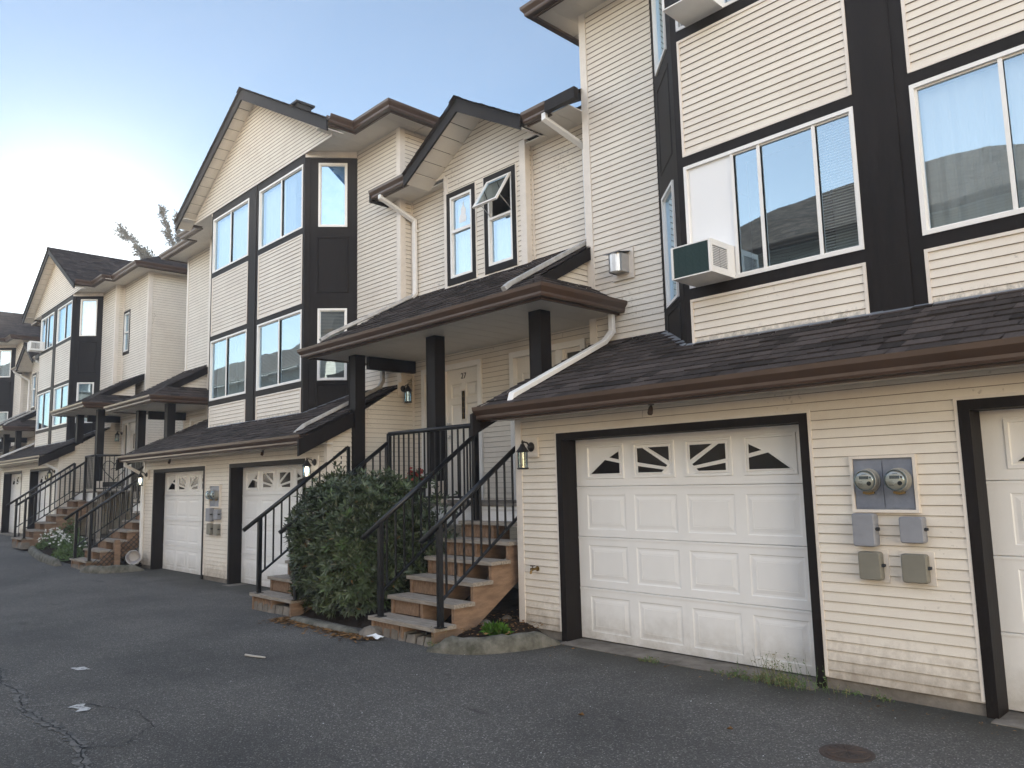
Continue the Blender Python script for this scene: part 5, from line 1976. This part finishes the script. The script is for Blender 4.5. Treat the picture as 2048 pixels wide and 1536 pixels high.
# ------------------------------------------------------------------ planting beds, kerbs, litter
def bumpy(name, pts_fn, nx, ny, m, label=None, kind="structure"):
    mb = MB()
    v = [pts_fn(i / nx, j / ny) for i in range(nx + 1) for j in range(ny + 1)]
    f = [(i * (ny + 1) + j, (i + 1) * (ny + 1) + j, (i + 1) * (ny + 1) + j + 1, i * (ny + 1) + j + 1) for i in range(nx) for j in range(ny)]
    mb.mesh(v, f)
    mb.smooth = True
    o = mb.build(name, m)
    if kind:
        o["kind"] = kind
    return o
from mathutils import noise as mnoise
def nz(x, y, s=1.0):
    return mnoise.noise(Vector((x * s, y * s, 3.1)))
def bed(x0, x1, dz, xr_in):
    def f(a, b):
        x = x0 + (x1 - x0) * a
        y = 5.02 + (7.9 - 5.02) * b
        e = min(1, min(a, 1 - a) * 12, b * 6 + .0)
        return (x, y, gz(x) - .06 + e * (.16 + .05 * b + .05 * nz(x, y, 2.2) + .03 * nz(x, y, 7)))
    return f
bumpy("ground", bed(-10.75, -5.80, 0, 0), 70, 36, SOIL)
bumpy("ground", bed(-26.2, -18.7, 0, 0), 90, 30, SOIL)
def kerb(path, label, w_=.15, h_=.13):
    mb = MB()
    P = []
    for (x0, y0), (x1, y1) in zip(path, path[1:]):
        n = max(2, int(math.hypot(x1 - x0, y1 - y0) / .06))
        for i in range(n):
            P.append((x0 + (x1 - x0) * i / n, y0 + (y1 - y0) * i / n))
    P.append(path[-1])
    # smooth
    for _ in range(6):
        P = [P[0]] + [((a[0] + 2 * b[0] + c[0]) / 4, (a[1] + 2 * b[1] + c[1]) / 4) for a, b, c in zip(P, P[1:], P[2:])] + [P[-1]]
    rings = []
    prof = [(-1, -.6), (-.95, .3), (-.75, .8), (-.3, 1.0), (.3, 1.0), (.75, .8), (.95, .3), (1, -.6)]
    for i, (x, y) in enumerate(P):
        a, b = P[max(0, i - 1)], P[min(len(P) - 1, i + 1)]
        d = Vector((b[0] - a[0], b[1] - a[1])).normalized()
        o = Vector((d.y, -d.x))
        e = min(1.0, .25 + min(i, len(P) - 1 - i) / 5)
        rings.append([(x + o.x * u * w_ / 2 * (.7 + .3 * e) * (1 + .12 * nz(x * 5 + u, y * 5)), y + o.y * u * w_ / 2 * (.7 + .3 * e), gz(x) + h * h_ * e * (1 + .15 * nz(x, y, 6) + .1 * nz(x + u, y, 21))) for u, h in prof])
    k = len(prof)
    v = [q for r in rings for q in r]
    f = [(i * k + j, (i + 1) * k + j, (i + 1) * k + j + 1, i * k + j + 1) for i in range(len(rings) - 1) for j in range(k - 1)]
    f += [tuple(range(k)), tuple((len(rings) - 1) * k + j for j in range(k - 1, -1, -1))]
    mb.mesh(v, f)
    mb.smooth = True
    c = P[len(P) // 2]
    o = mb.build("concrete_kerb", CONC, None, (c[0], c[1], gz(c[0])))
    tag(o, label, "kerb", "low rounded kerbs round the planting beds")
kerb([(-6.50, 4.98), (-6.05, 5.18), (-5.85, 5.55), (-5.74, 6.05)], "mossy rounded concrete kerb curving from the orange-brown stairs to a dark garage jamb", .2, .15)
kerb([(-9.45, 4.98), (-8.6, 4.93), (-7.75, 4.97)], "low kerb of worn concrete under the bush, edged with brown leaves", .14, .06)
kerb([(-18.85, 5.02), (-18.3, 5.15), (-18.05, 5.5), (-18.02, 6.0)], "low concrete kerb in front of the grey bucket", .2, .15)
kerb([(-24.75, 5.3), (-23.6, 5.1), (-21.8, 4.9), (-20.3, 4.9)], "low concrete kerb in front of the white flowers", .2, .15)

def litter(name, n, area, m, s0, s1, zoff, label, seed, cat="litter"):
    r = random.Random(seed)
    mb = MB()
    for _ in range(n):
        x, y = area(r)
        a = r.uniform(0, 6.28)
        s = r.uniform(s0, s1)
        z = gz(x) + zoff(x, y) + r.uniform(0, .012)
        c, sn = math.cos(a), math.sin(a)
        tl = r.uniform(-.4, .4)
        P = [(-1, 0, 0), (-.2, -.42, tl), (1, 0, .2), (-.1, .42, .3)]
        mb.face([(x + s * (p[0] * c - p[1] * sn), y + s * (p[0] * sn + p[1] * c), z + s * p[2] * .6) for p in P], None, r.random())
    o = mb.build(name, m)
    tag(o, label, cat, None, "stuff")
litter("fallen_leaves", 1500, lambda r: (r.uniform(-9.6, -7.4), 5.0 - abs(r.gauss(0, .13))), DRYL, .015, .045, lambda x, y: .006, "dry brown leaves gathered along the kerb under the bush", 3)
litter("scattered_leaves", 130, lambda r: (r.uniform(-7.6, -1.0), 6.02 - abs(r.gauss(0, .16))), DRYL, .006, .02, lambda x, y: .006, "crumbs of dry leaf along the foot of the large white garage door", 4)
litter("bed_litter", 500, lambda r: (r.uniform(-6.9, -5.9), r.uniform(5.2, 7.0)), DRYL, .01, .03, lambda x, y: .15, "dead leaves on the soil under the orange-brown stairs", 5)
litter("gravel", 260, lambda r: (r.uniform(-9, -1), r.uniform(2.5, 5.9)), PAPER, .003, .008, lambda x, y: .005, "pale grit scattered on the asphalt", 6)

def leaf(mb, p, d, n, L, W, m=None, t=None, bend=.25):
    """two-quad pointed leaf from p along d with face normal n"""
    s = d.cross(n).normalized() * W / 2
    q = p + d * L * .5 + n * (-bend * L * .08)
    e = p + d * L + n * (-bend * L * .45)
    mb.mesh([p, q - s, q + s, e], [(0, 1, 3), (0, 3, 2)] if False else [(0, 1, 3, 2)], m, t)

def bush():
    c = Vector((-8.98, 5.68, 0))
    t = thing("leafy_bush", (c.x, c.y, 0.05), "big dark green leafy bush between the two wooden stairs", "bush")
    r = random.Random(11)
    mb = MB(); st = MB()
    def rad(th, ph):
        d = Vector((math.cos(th) * math.cos(ph), math.sin(th) * math.cos(ph), math.sin(ph)))
        return 1 + .13 * mnoise.noise(d * 1.9) + .09 * mnoise.noise(d * 4.1 + Vector((3, 1, 2)))
    for i in range(3900):
        th = r.uniform(0, 2 * math.pi)
        sp = r.uniform(-.80, 1)
        ph = math.asin(sp)
        k = rad(th, ph) * (1 + .16 * (abs(math.sin(2 * ph)) ** 1.5)) * (1 + .10 * abs(math.sin(2 * th)) ** 2) *  (1 - abs(r.gauss(0, .09)) - (.25 * r.random() if r.random() < .25 else 0))
        d = Vector((math.cos(th) * math.cos(ph), math.sin(th) * math.cos(ph), math.sin(ph)))
        # squarish body
        sx, sy, szz = 1.0, .66, .80
        q = Vector((d.x * sx, d.y * sy, d.z * szz)) * k
        f = 1 - .10 * max(0, d.z)
        P = Vector((q.x, q.y, .84 + q.z))
        if P.x > .55 and P.y < -.15:
            P.x -= .12 * (P.x - .55) / .5
        ax = (d * Vector((1, 1, 1)).length * .0 + Vector((d.x, d.y, d.z + .55))).normalized()
        ax = (ax + Vector((r.uniform(-.35, .35), r.uniform(-.35, .35), r.uniform(-.2, .35)))).normalized()
        a = Vector((0, 0, 1)) if abs(ax.z) < .9 else Vector((1, 0, 0))
        a = (a - ax * a.dot(ax)).normalized()
        b = ax.cross(a)
        n = r.randint(6, 10)
        tt = min(1, max(0, r.gauss(.45, .2)))
        fresh = r.random() < .025
        if sp > .55 and r.random() < .22:      # longer upright shoots on top
            P = P + Vector((r.gauss(0, .05), r.gauss(0, .05), r.uniform(.03, .13)))
        for j in range(n):
            an = 2 * math.pi * j / n + r.uniform(-.3, .3)
            op = r.uniform(.5, 1.25)
            dd = (ax * math.cos(op) + (a * math.cos(an) + b * math.sin(an)) * math.sin(op)).normalized()
            nn = (ax * math.sin(op) - (a * math.cos(an) + b * math.sin(an)) * math.cos(op)).normalized()
            L = r.uniform(.060, .112)
            leaf(mb, P + dd * .008, dd, nn, L, L * .27, LEAFL if fresh else (DRYL if r.random() < .006 else LEAFD), min(1, max(0, tt + r.uniform(-.12, .12))))
    # the thinner right-hand part reaching behind the stairs
    for i in range(190):
        P = Vector((-7.95 + r.gauss(0, .16), 6.12 + r.gauss(0, .18), .80 + r.gauss(0, .32))) - c - Vector((0, 0, 0))
        ax = Vector((r.uniform(-.6, .6), r.uniform(-1, .2), r.uniform(.1, 1))).normalized()
        a = Vector((1, 0, 0)); a = (a - ax * a.dot(ax)).normalized(); b = ax.cross(a)
        tt = r.uniform(.3, .7)
        for j in range(7):
            an = 2 * math.pi * j / 7
            op = r.uniform(.5, 1.2)
            dd = (ax * math.cos(op) + (a * math.cos(an) + b * math.sin(an)) * math.sin(op)).normalized()
            nn = (ax * math.sin(op) - (a * math.cos(an) + b * math.sin(an)) * math.cos(op)).normalized()
            L = r.uniform(.08, .13)
            leaf(mb, P, dd, nn, L, L * .3, LEAFD, tt)
    mb.build("foliage", None, t)
    for k in range(26):
        a = r.uniform(0, 6.28)
        e = Vector((math.cos(a) * r.uniform(.3, .85), math.sin(a) * r.uniform(.2, .65), r.uniform(.7, 1.6)))
        st.tube([(e.x * .1, e.y * .1, 0), (e.x * .45, e.y * .45, e.z * .5), tuple(e)], [.022, .015, .006], 5)
    st.build("stems", STEM, t)
bush()

def flower_patch(loc, label, n, rx, ry, h, petal, seed, cat="flowering plant", leafm=None, fl=60, name="flower_clump"):
    t = thing(name, loc, label, cat, "planted flowers and shrubs" if cat == "flowering plant" else None)
    r = random.Random(seed)
    mb = MB()
    for i in range(n):
        a, k = r.uniform(0, 6.28), math.sqrt(r.random())
        P = Vector((rx * k * math.cos(a), ry * k * math.sin(a), h * (1 - k * k) * r.uniform(.3, 1)))
        for j in range(4):
            d = Vector((r.uniform(-1, 1), r.uniform(-1, 1), r.uniform(-.1, 1))).normalized()
            nn = d.cross(Vector((r.uniform(-1, 1), r.uniform(-1, 1), r.uniform(-1, 1)))).normalized()
            leaf(mb, P, d, nn, r.uniform(.06, .13), .03, None, r.random())
    mb.build("foliage", leafm or LEAFL, t)
    if petal:
        mb = MB()
        for i in range(fl):
            a, k = r.uniform(0, 6.28), math.sqrt(r.random())
            P = Vector((rx * .9 * k * math.cos(a), ry * .9 * k * math.sin(a), h * (1 - k * k * .6) + r.uniform(-.05, .08)))
            for j in range(7):
                d = Vector((r.uniform(-1, 1), r.uniform(-1, 1), r.uniform(-.3, 1))).normalized()
                nn = d.cross(Vector((r.uniform(-1, 1), r.uniform(-1, 1), r.uniform(-1, 1)))).normalized()
                leaf(mb, P, d, nn, .04, .035, None, r.random())
        mb.build("blossoms", petal, t)
    return t
flower_patch((-24.1, 5.65, .16), "mound of white flowers between the two far stairs", 200, .55, .4, .5, PETW, 21, fl=75)
flower_patch((-22.6, 5.75, .1), "smaller white flowering plant beside the lattice stairs", 160, .5, .4, .5, PETW, 22, fl=16)
flower_patch((-21.3, 5.35, .06), "low leafy green plant at the front of the far flower bed", 240, .6, .35, .40, None, 23, cat="plant", name="leafy_plant")
flower_patch((-24.8, 6.2, .15), "leafy shrub below the far porch rail, behind the white flowers", 200, .6, .4, .9, None, 24, cat="shrub", name="leafy_shrub")
t = flower_patch((-9.35, 6.95, 1.62), "red geranium in a dark pot on the porch deck behind the rail", 90, .22, .18, .25, PETR, 25, cat="potted plant", name="potted_geranium", fl=30)
mb = MB(); mb.lathe((0, 0, -.2), (0, 0, 1), [(0, .09), (.17, .13), (.2, .14), (.205, .12)], 16)
mb.build("pot", TERRA, t)
flower_patch((-6.18, 5.6, .12), "bright green moss patch on the soil behind the mossy kerb", 150, .13, .07, .035, None, 26, cat="moss", leafm=MOSS, name="moss_patch")

def weeds(loc, label, n, rx, ry, hmin, hmax, seed, stalks=True):
    t = thing("weed_tuft", loc, label, "weeds", "weeds along the wall foot")
    r = random.Random(seed)
    mb = MB()
    for i in range(n):
        x, y = r.gauss(0, rx), r.gauss(0, ry)
        h = r.uniform(hmin, hmax) * (.4 if r.random() < .7 else 1)
        p = Vector((x, y, 0))
        e = p + Vector((r.gauss(0, h * .25), r.gauss(0, h * .18) - h * .05, h))
        w_ = .0022 if stalks else .004
        s = Vector((w_, 0, 0))
        m_ = (p + e) / 2 + Vector((r.gauss(0, .01), 0, 0))
        tt = r.random()
        g = LEAFL if r.random() < .6 else DRYG
        mb.face([p - s, p + s, m_ + s * .8, m_ - s * .8], g, tt)
        mb.face([m_ - s * .8, m_ + s * .8, e + s * .3, e - s * .3], g, tt)
        for k in range(r.randint(2, 6)):
            f = r.uniform(.15, 1)
            q = p + (e - p) * f
            d = Vector((r.uniform(-1, 1), r.uniform(-1, .3), r.uniform(0, .9))).normalized()
            nn = d.cross(Vector((0, 0, 1))).normalized()
            leaf(mb, q, d, nn if nn.length else Vector((0, 1, 0)), r.uniform(.010, .028), .008, g, r.random())
    mb.build("blades", None, t)
weeds((-3.22, 6.05, 0), "thin seeding weeds at the foot of the garage jamb near the meters", 150, .17, .05, .08, .27, 31)
weeds((-3.55, 6.04, 0), "low green weeds beside the taller seeding tuft", 70, .15, .03, .02, .08, 32)
weeds((-4.52, 6.00, 0), "tiny grass clump in the joint before the middle of the garage door", 40, .06, .02, .02, .06, 33)
weeds((-2.45, 6.12, 0), "single small weed with round leaves below the utility boxes", 14, .04, .02, .03, .10, 34)
weeds((-2.72, 6.14, 0), "sparse weed sprouting from the foundation between the seeding weeds and the utility boxes", 12, .05, .02, .03, .08, 35)
weeds((-6.46, 5.0, .03), "green weed with upright leaves at the foot of the orange-brown stairs", 16, .05, .03, .08, .22, 36)
for k, (x, y, s, lab) in enumerate(((-6.62, 5.85, .10, "pale rock on the soil behind the bright moss"), (-6.75, 6.3, .07, "small grey rock deep in the shade under the orange-brown stairs"), (-7.62, 5.0, .15, "rounded stone between the bush and the bottom tread of the orange-brown stairs"))):
    mb = MB()
    n = 10
    v = [(0, 0, s * .8)]
    for j, (h, rr) in enumerate(((.62, .55), (.25, .95), (-.3, 1.0))):
        for i in range(n):
            a = 2 * math.pi * i / n
            q = rr * (1 + .25 * nz(math.cos(a) * 2 + k * 7, math.sin(a) * 2 + j))
            v.append((s * q * math.cos(a), s * q * .8 * math.sin(a), s * h))
    f = [(0, 1 + i, 1 + (i + 1) % n) for i in range(n)]
    for j in range(2):
        f += [(1 + j * n + i, 1 + (j + 1) * n + i, 1 + (j + 1) * n + (i + 1) % n, 1 + j * n + (i + 1) % n) for i in range(n)]
    mb.mesh(v, f)
    o = mb.build("rock", CONCL)
    o.location = (x, y, gz(x) + (.10 if y > 5.2 else .0))
    tag(o, lab, "rock", "rocks by the stairs")

# white bucket lying on its side
t = thing("bucket", (-18.42, 5.92, .08), "whitish bucket lying on its side by the corner below the glowing lantern", "bucket")
mb = MB()
ax = Vector((.93, -.36, 0)).normalized()
mb.lathe((-.18 * ax.x, -.18 * ax.y, .15), ax, [(0, .115), (.01, .12), (.33, .148), (.34, .155), (.36, .155), (.362, .148), (.33, .14), (.02, .11)], 24)
mb.build("pail", PLASW, t)
mb = MB()
mb.tube([(ax.x * .16 + .15 * ax.y * math.cos(a_), ax.y * .16 - .15 * ax.x * math.cos(a_), .15 - .16 * math.sin(a_)) for a_ in [math.pi * k / 10 * .95 for k in range(11)]], .004, 5)
mb.build("bail_handle", ZINC, t)

# lattice and post beside the stairs of the middle building's left unit
t = thing("lattice_screen", (-18.73, 5.9, 0), "dark diagonal lattice beside the stairs left of the grey bucket", "lattice")
mb = MB()
x_, y0_, y1_, z0_ = 0.0, -.75, .6, 0.02
def ztop(y): return .16 + (y + .75) * .62
k = -2.0
while k < 2.2:
    for s in (1, -1):
        P = []
        for yy in (y0_, y1_):
            P.append((yy, (yy * s) + k))
        n = 24
        seg = [(y0_ + (y1_ - y0_) * i / n) for i in range(n + 1)]
        ins = [y for y in seg if z0_ <= y * s + k <= ztop(y)]
        if len(ins) > 1:
            a, b = min(ins), max(ins)
            mb.tube([(x_ + .008 * s, a, a * s + k), (x_ + .008 * s, b, b * s + k)], 0, rect=(.03, .01))
    k += .11
mb.build("lattice_slats", BLACK, t)
mb = MB(); mb.box(-.06, .06, -.30, -.18, -.02, .55); mb.box(-.045, .045, -.285, -.195, .55, .60)
mb.build("timber_post", WOODO, t)

# plant stand with heart shaped back on the far deck
t = thing("plant_stand", (-24.35, 7.2, 1.68), "black wire plant stand with heart-shaped back on the far porch deck", "plant stand", rz=1.1)
mb = MB()
H = []
for k in range(25):
    a = 2 * math.pi * k / 24
    H.append((.30 * math.sin(a) ** 3, 0, .62 + .021 * (13 * math.cos(a) - 5 * math.cos(2 * a) - 2 * math.cos(3 * a) - math.cos(4 * a))))
mb.tube(H, .012, 6)
mb.tube([(-.09, 0, .62), (0, 0, .66), (.09, 0, .62), (0, 0, .58), (-.09, 0, .62)], .012, 6)
mb.build("heart_frame", BLACK, t)
mb = MB(); mb.box(-.26, .26, -.14, .14, .12, .26)
for x in (-.24, .22):
    mb.box(x, x + .02, -.13, -.11, 0, .12); mb.box(x, x + .02, .11, .13, 0, .12)
mb.build("planter_box", BLACK, t)

# manhole, paint marks, litter
t = thing("valve_cover", (-2.2, 4.86, .0), "small round rusty iron cover set in the asphalt before the meters", "manhole cover")
mb = MB(); mb.lathe((0, 0, -.02), (0, 0, 1), [(0, .16), (.024, .16), (.026, .155)], 32)
mb.build("rim", RUST, t)
mb = MB(); mb.lathe((0, 0, -.02), (0, 0, 1), [(0, .132), (.030, .132), (.032, .125)], 32)
for k in range(6):
    a = math.pi * k / 6
    mb.tube([(-.11 * math.cos(a), -.11 * math.sin(a), .013), (.11 * math.cos(a), .11 * math.sin(a), .013)], .006, 4)
mb.build("lid", RUST, t)
def decal(name, pts, m, label=None, z=.004, cat=None, kind=None):
    c = (sum(p[0] for p in pts) / len(pts), sum(p[1] for p in pts) / len(pts))
    mb = MB()
    n = len(pts)
    h = lambda x, y: gz(x) + (0.012 * math.sin(x * 0.9 + 1) * math.sin(y * 0.8) if -40 < x < 10 and -5 < y < 5 else 0) + z
    mb.mesh([(x, y, h(x, y)) for x, y in pts], [tuple(range(n))])
    o = mb.build(name, m, None, (c[0], c[1], 0))
    if kind:
        o["kind"] = kind
    else:
        tag(o, label, cat)
    return o
decal("paint_mark", [(-7.02, 1.80), (-6.90, 1.86), (-6.83, 1.81), (-6.80, 1.90), (-6.86, 1.93), (-6.95, 1.90), (-7.04, 1.94), (-7.06, 1.88)], PAINTW, "small worn white paint cross on the asphalt beside the long crack", .006, "paint mark")
decal("paint_mark", [(-8.62, 2.22), (-8.44, 2.24), (-8.38, 2.34), (-8.56, 2.33)], PAINTW, "small worn white paint square on the asphalt, farther off than the paint cross", .006, "paint mark")
def ribbon(name, pts, w0, m, z, seed, label=None, kind="structure"):
    r = random.Random(seed)
    P = []
    for (x0, y0), (x1, y1) in zip(pts, pts[1:]):
        n = max(2, int(math.hypot(x1 - x0, y1 - y0) / .04))
        for i in range(n):
            P.append((x0 + (x1 - x0) * i / n + r.gauss(0, .010), y0 + (y1 - y0) * i / n + r.gauss(0, .010)))
    P.append(pts[-1])
    mb = MB()
    v = []
    for i, (x, y) in enumerate(P):
        a, b = P[max(0, i - 1)], P[min(len(P) - 1, i + 1)]
        d = Vector((b[0] - a[0], b[1] - a[1]))
        d = d.normalized() if d.length > 1e-6 else Vector((1, 0))
        o = Vector((d.y, -d.x)) * w0 * r.uniform(.25, 1.0)
        h = gz(x) + (0.012 * math.sin(x * 0.9 + 1) * math.sin(y * 0.8) if -40 < x < 10 and -5 < y < 5 else 0) + z
        v += [(x + o.x, y + o.y, h), (x - o.x, y - o.y, h)]
    mb.mesh(v, [(2 * i, 2 * i + 1, 2 * i + 3, 2 * i + 2) for i in range(len(P) - 1)])
    ob = mb.build(name, m)
    ob["kind"] = kind
ck = [(-9.2, 1.75), (-8.4, 1.62), (-7.9, 1.66), (-7.3, 1.55), (-6.9, 1.58), (-6.3, 1.62), (-5.9, 1.60), (-5.4, 1.50), (-4.9, 1.55), (-4.3, 1.40)]
ribbon("road_surface", ck, .055, DIRT, .0035, 41)
ribbon("road_surface", ck, .007, CRACK, .006, 42)
ribbon("road_surface", [(-7.3, 1.55), (-7.0, 1.95), (-6.5, 2.15), (-6.0, 2.1), (-5.7, 1.8), (-5.9, 1.60)], .006, CRACK, .006, 43)
# crumpled paper, stick, scraps
mb = MB()
r = random.Random(5)
G = [(i, j, r.uniform(0, .05)) for i in range(4) for j in range(4)]
mb.mesh([(.055 * (i - 1.5) + r.uniform(-.01, .01), .04 * (j - 1.5) + r.uniform(-.01, .01), .004 + z) for i, j, z in G], [(i * 4 + j, (i + 1) * 4 + j, (i + 1) * 4 + j + 1, i * 4 + j + 1) for i in range(3) for j in range(3)])
o = mb.build("crumpled_paper", PAPER)
o.location = (-7.40, 4.92, .004)
tag(o, "crumpled white paper on the asphalt in front of the bottom tread", "litter")
mb = MB(); mb.tube([(-.14, -.03, .012), (0, 0, .013), (.13, .05, .012)], [.012, .010, .008], 6)
o = mb.build("pale_stick", mat("bleached wood", (0.42, 0.40, 0.36), 0.8))
o.location = (-7.6, 3.62, .004)
tag(o, "pale stick lying on the open asphalt", "stick")
for k, (x, y, s, lab) in enumerate(((-3.9, 4.35, .035, "curled brown leaf alone on the asphalt before the large garage door"), (-2.95, 4.78, .028, "curled brown leaf on the asphalt near the rusty iron cover"), (-11.0, 5.4, .03, "pale scrap near the bottom tread of the bush-hidden stairs"))):
    mb = MB()
    mb.mesh([(-s, 0, .005), (-.2 * s, -.5 * s, .02), (s, 0, .012), (-.1 * s, .5 * s, .024), (0, 0, .006)], [(0, 1, 4), (1, 2, 4), (2, 3, 4), (3, 0, 4)])
    o = mb.build("fallen_leaf" if k < 2 else "paper_scrap", DRYL if k < 2 else PAPER)
    o.location = (x, y, gz(x))
    tag(o, lab, "leaf" if k < 2 else "litter")

# ------------------------------------------------------------------ conifer behind the roofs
def conifer(loc, H, R0, seed, label, z_lo=.25):
    t = thing("conifer_tree", loc, label, "conifer", "conifers behind the roofs")
    r = random.Random(seed)
    tr = MB()
    tr.tube([(0, 0, 0), (.1, 0, H * .5), (.05, .05, H)], [.35, .2, .03], 8)
    tr.build("trunk", BARK, t)
    br = MB(); nd = MB()
    dl = Vector((-.69, -.72, 0))
    dr = -dl
    back = Vector((-.72, .69, 0))
    limbs = [((0, 0, 14.6), dl * 3.7 + Vector((0, 0, 17.35)), .9), ((0, 0, 15.2), dl * 1.25 + Vector((0, 0, 18.5)), .6), ((0, 0, 14.2), dl * 2.9 + back * .4 + Vector((0, 0, 16.2)), .7),
             ((0, 0, 15.6), dl * .35 + Vector((0, 0, 18.1)), .5), ((0, 0, 15.4), dr * 1.2 + Vector((0, 0, 17.8)), .6), ((0, 0, 14.6), dr * 2.2 + back + Vector((0, 0, 16.6)), .7), ((0, 0, 14), back * 2.5 + Vector((0, 0, 16.5)), .7)]
    for k in range(14):
        a = r.uniform(0, 6.28)
        z0_ = r.uniform(6, 13)
        L = r.uniform(2.2, 4.0)
        limbs.append(((0, 0, z0_), Vector((math.cos(a) * L, math.sin(a) * L, z0_ + r.uniform(.2, 1.2))), .8))
    for p0, p1, sp in limbs:
        p0 = Vector(p0)
        n = 10
        sag = (p1 - p0).length * .10
        P = [p0.lerp(p1, i / n) - Vector((0, 0, sag * math.sin(math.pi * i / n))) for i in range(n + 1)]
        br.tube(P, [max(.012, .06 * (1 - i / n)) for i in range(n + 1)], 5)
        d = (p1 - p0).normalized()
        side0 = d.cross(Vector((0, 0, 1))).normalized()
        for j in range(int(40 * (p1 - p0).length / 3)):
            q = r.uniform(.3, 1)
            i = min(n - 1, int(q * n))
            p = P[i].lerp(P[i + 1], q * n - i)
            sd = (d * r.uniform(.2, 1) + side0 * r.uniform(-1, 1) + Vector((0, 0, r.uniform(-.5, .8)))).normalized()
            LL = r.uniform(.4, 1.15) * sp * (1.25 - .6 * q)
            e = p + sd * LL
            br.tube([p, e], [.012, .005], 3, caps=False)
            tt = r.random()
            for w_ in range(16):
                m_ = p.lerp(e, r.uniform(.2, 1)) + Vector((r.gauss(0, .05), r.gauss(0, .05), r.gauss(0, .05)))
                dd = (sd * .5 + Vector((r.uniform(-1, 1), r.uniform(-1, 1), r.uniform(-.6, 1)))).normalized()
                nn = dd.cross(Vector((r.uniform(-1, 1), r.uniform(-1, 1), r.uniform(-1, 1)))).normalized()
                leaf(nd, m_, dd, nn, r.uniform(.14, .26), .07, None, tt)
    b = br.build("branches", BARK, t)
    nd.build("needles", NEEDLE, t)
conifer((-46.9, 17.2, .2), 16.2, 6.0, 57, "dark conifer rising behind the middle roof edge, its limbs against the glow", .42)

# ------------------------------------------------------------------ the row across the lane, seen only in the window reflections
def opposite_row(x0, x1, lab):
    yf = -6.85
    t = thing("townhouse_row", ((x0 + x1) / 2, yf, 0), lab, "townhouse row")
    org = ((x0 + x1) / 2, yf, 0)
    f = Fr((0, yf, 0), (1, 0, 0), (0, 1, 0))
    wins = []
    nb = int((x1 - x0) / 3.4)
    for k in range(nb):
        xa = x0 + 1.2 + 3.4 * k
        wins += [(xa, xa + 1.7, 3.6, 4.9), (xa, xa + 1.7, 6.3, 7.5)]
    drs = [(x0 + 1.0 + 3.4 * k, x0 + 3.6 + 3.4 * k, 0, 2.15) for k in range(nb)]
    mb = MB()
    siding(mb, f, [(x0, 0.0), (x1, 0.0), (x1, 8.1), (x0, 8.1)], wins + drs)
    mb.cut()
    siding(mb, sideR(x1), [(yf - 9, 0), (yf, 0), (yf, 8.1), (yf - 9, 8.1)])
    mb.cut()
    siding(mb, sideL(x0), [(yf - 9, 0), (yf, 0), (yf, 8.1), (yf - 9, 8.1)])
    mb.build("wall", SID, t, org)
    for wq in wins:
        window(t, org, f, *wq, (.5,), [(0, 1, 'sheer')])
    for dq in drs:
        garage_door(t, org, f, *dq)
    mb = MB()
    h = 5.0
    e = .55
    c = math.hypot(1, SL)
    xa, xb, ya, yb = x0 - e, x1 + e, yf + e, yf - 9 - e
    hw = (ya - yb) / 2
    shingles(mb, (0, ya, 8.15), (1, 0, 0), (0, -1, SL), [(xa, 0), (xb, 0), (xb - hw, hw * c), (xa + hw, hw * c)])
    shingles(mb, (0, yb, 8.15), (1, 0, 0), (0, 1, SL), [(xa, 0), (xb, 0), (xb - hw, hw * c), (xa + hw, hw * c)], ex=.5)
    shingles(mb, (xb, 0, 8.15), (0, 1, 0), (-1, 0, SL), [(yb, 0), (ya, 0), (ya - hw, hw * c), (yb + hw, hw * c)], ex=.3)
    shingles(mb, (xa, 0, 8.15), (0, 1, 0), (1, 0, SL), [(yb, 0), (ya, 0), (ya - hw, hw * c), (yb + hw, hw * c)], ex=.3)
    mb.build("roof", mat("brown shingle", (0.27, 0.205, 0.16), 0.9, 0.2, var=.3, vscale=30, tint=(.6, 1.3)), t, org)
    mb = MB(); mb.box(xa, xb, yb, ya, 8.08, 8.14)
    mb.build("soffit", SOF, t, org)
    gutter(t, [(xb, ya), (xa, ya)], 8.0, org)
opposite_row(-15.6, -1.4, "pale townhouse row across the lane whose brown roof is mirrored beside the white filler board")
opposite_row(-63.0, -38.0, "pale townhouse row across the lane mirrored in the windows above the bush")
for src, x, lab in ((t_end, -23.0, "townhouse pair across the lane mirrored in the middle bay windows"), (t_end, 4.6, "townhouse pair across the lane, right behind the viewer"), (t_end, -32.0, "townhouse pair across the lane between two pale rows, opposite the bush")):
    c = copy_tree(src)
    c["label"] = lab
    c["group"] = "townhouses across the lane"
    c.location = (x, -5.3, 0)
    c.rotation_euler = (0, 0, math.pi)

# ------------------------------------------------------------------ thin evening haze over the lane
mb = MB(); mb.box(-75, 14, -22, 24, -1.6, 21.5)
hz = mb.build("haze", None)
hz.data.materials.clear()
hm = bpy.data.materials.new("thin haze")
hm.use_nodes = True
N, L = nodes_of(hm)
N.remove(N["Principled BSDF"])
pv = N.new("ShaderNodeVolumePrincipled")
pv.inputs["Color"].default_value = (0.93, 0.95, 1.0, 1)
pv.inputs["Density"].default_value = 0.0024
pv.inputs["Anisotropy"].default_value = 0.1
L.new(pv.outputs[0], N["Material Output"].inputs["Volume"])
hz.data.materials.append(hm)
hz["kind"] = "stuff"
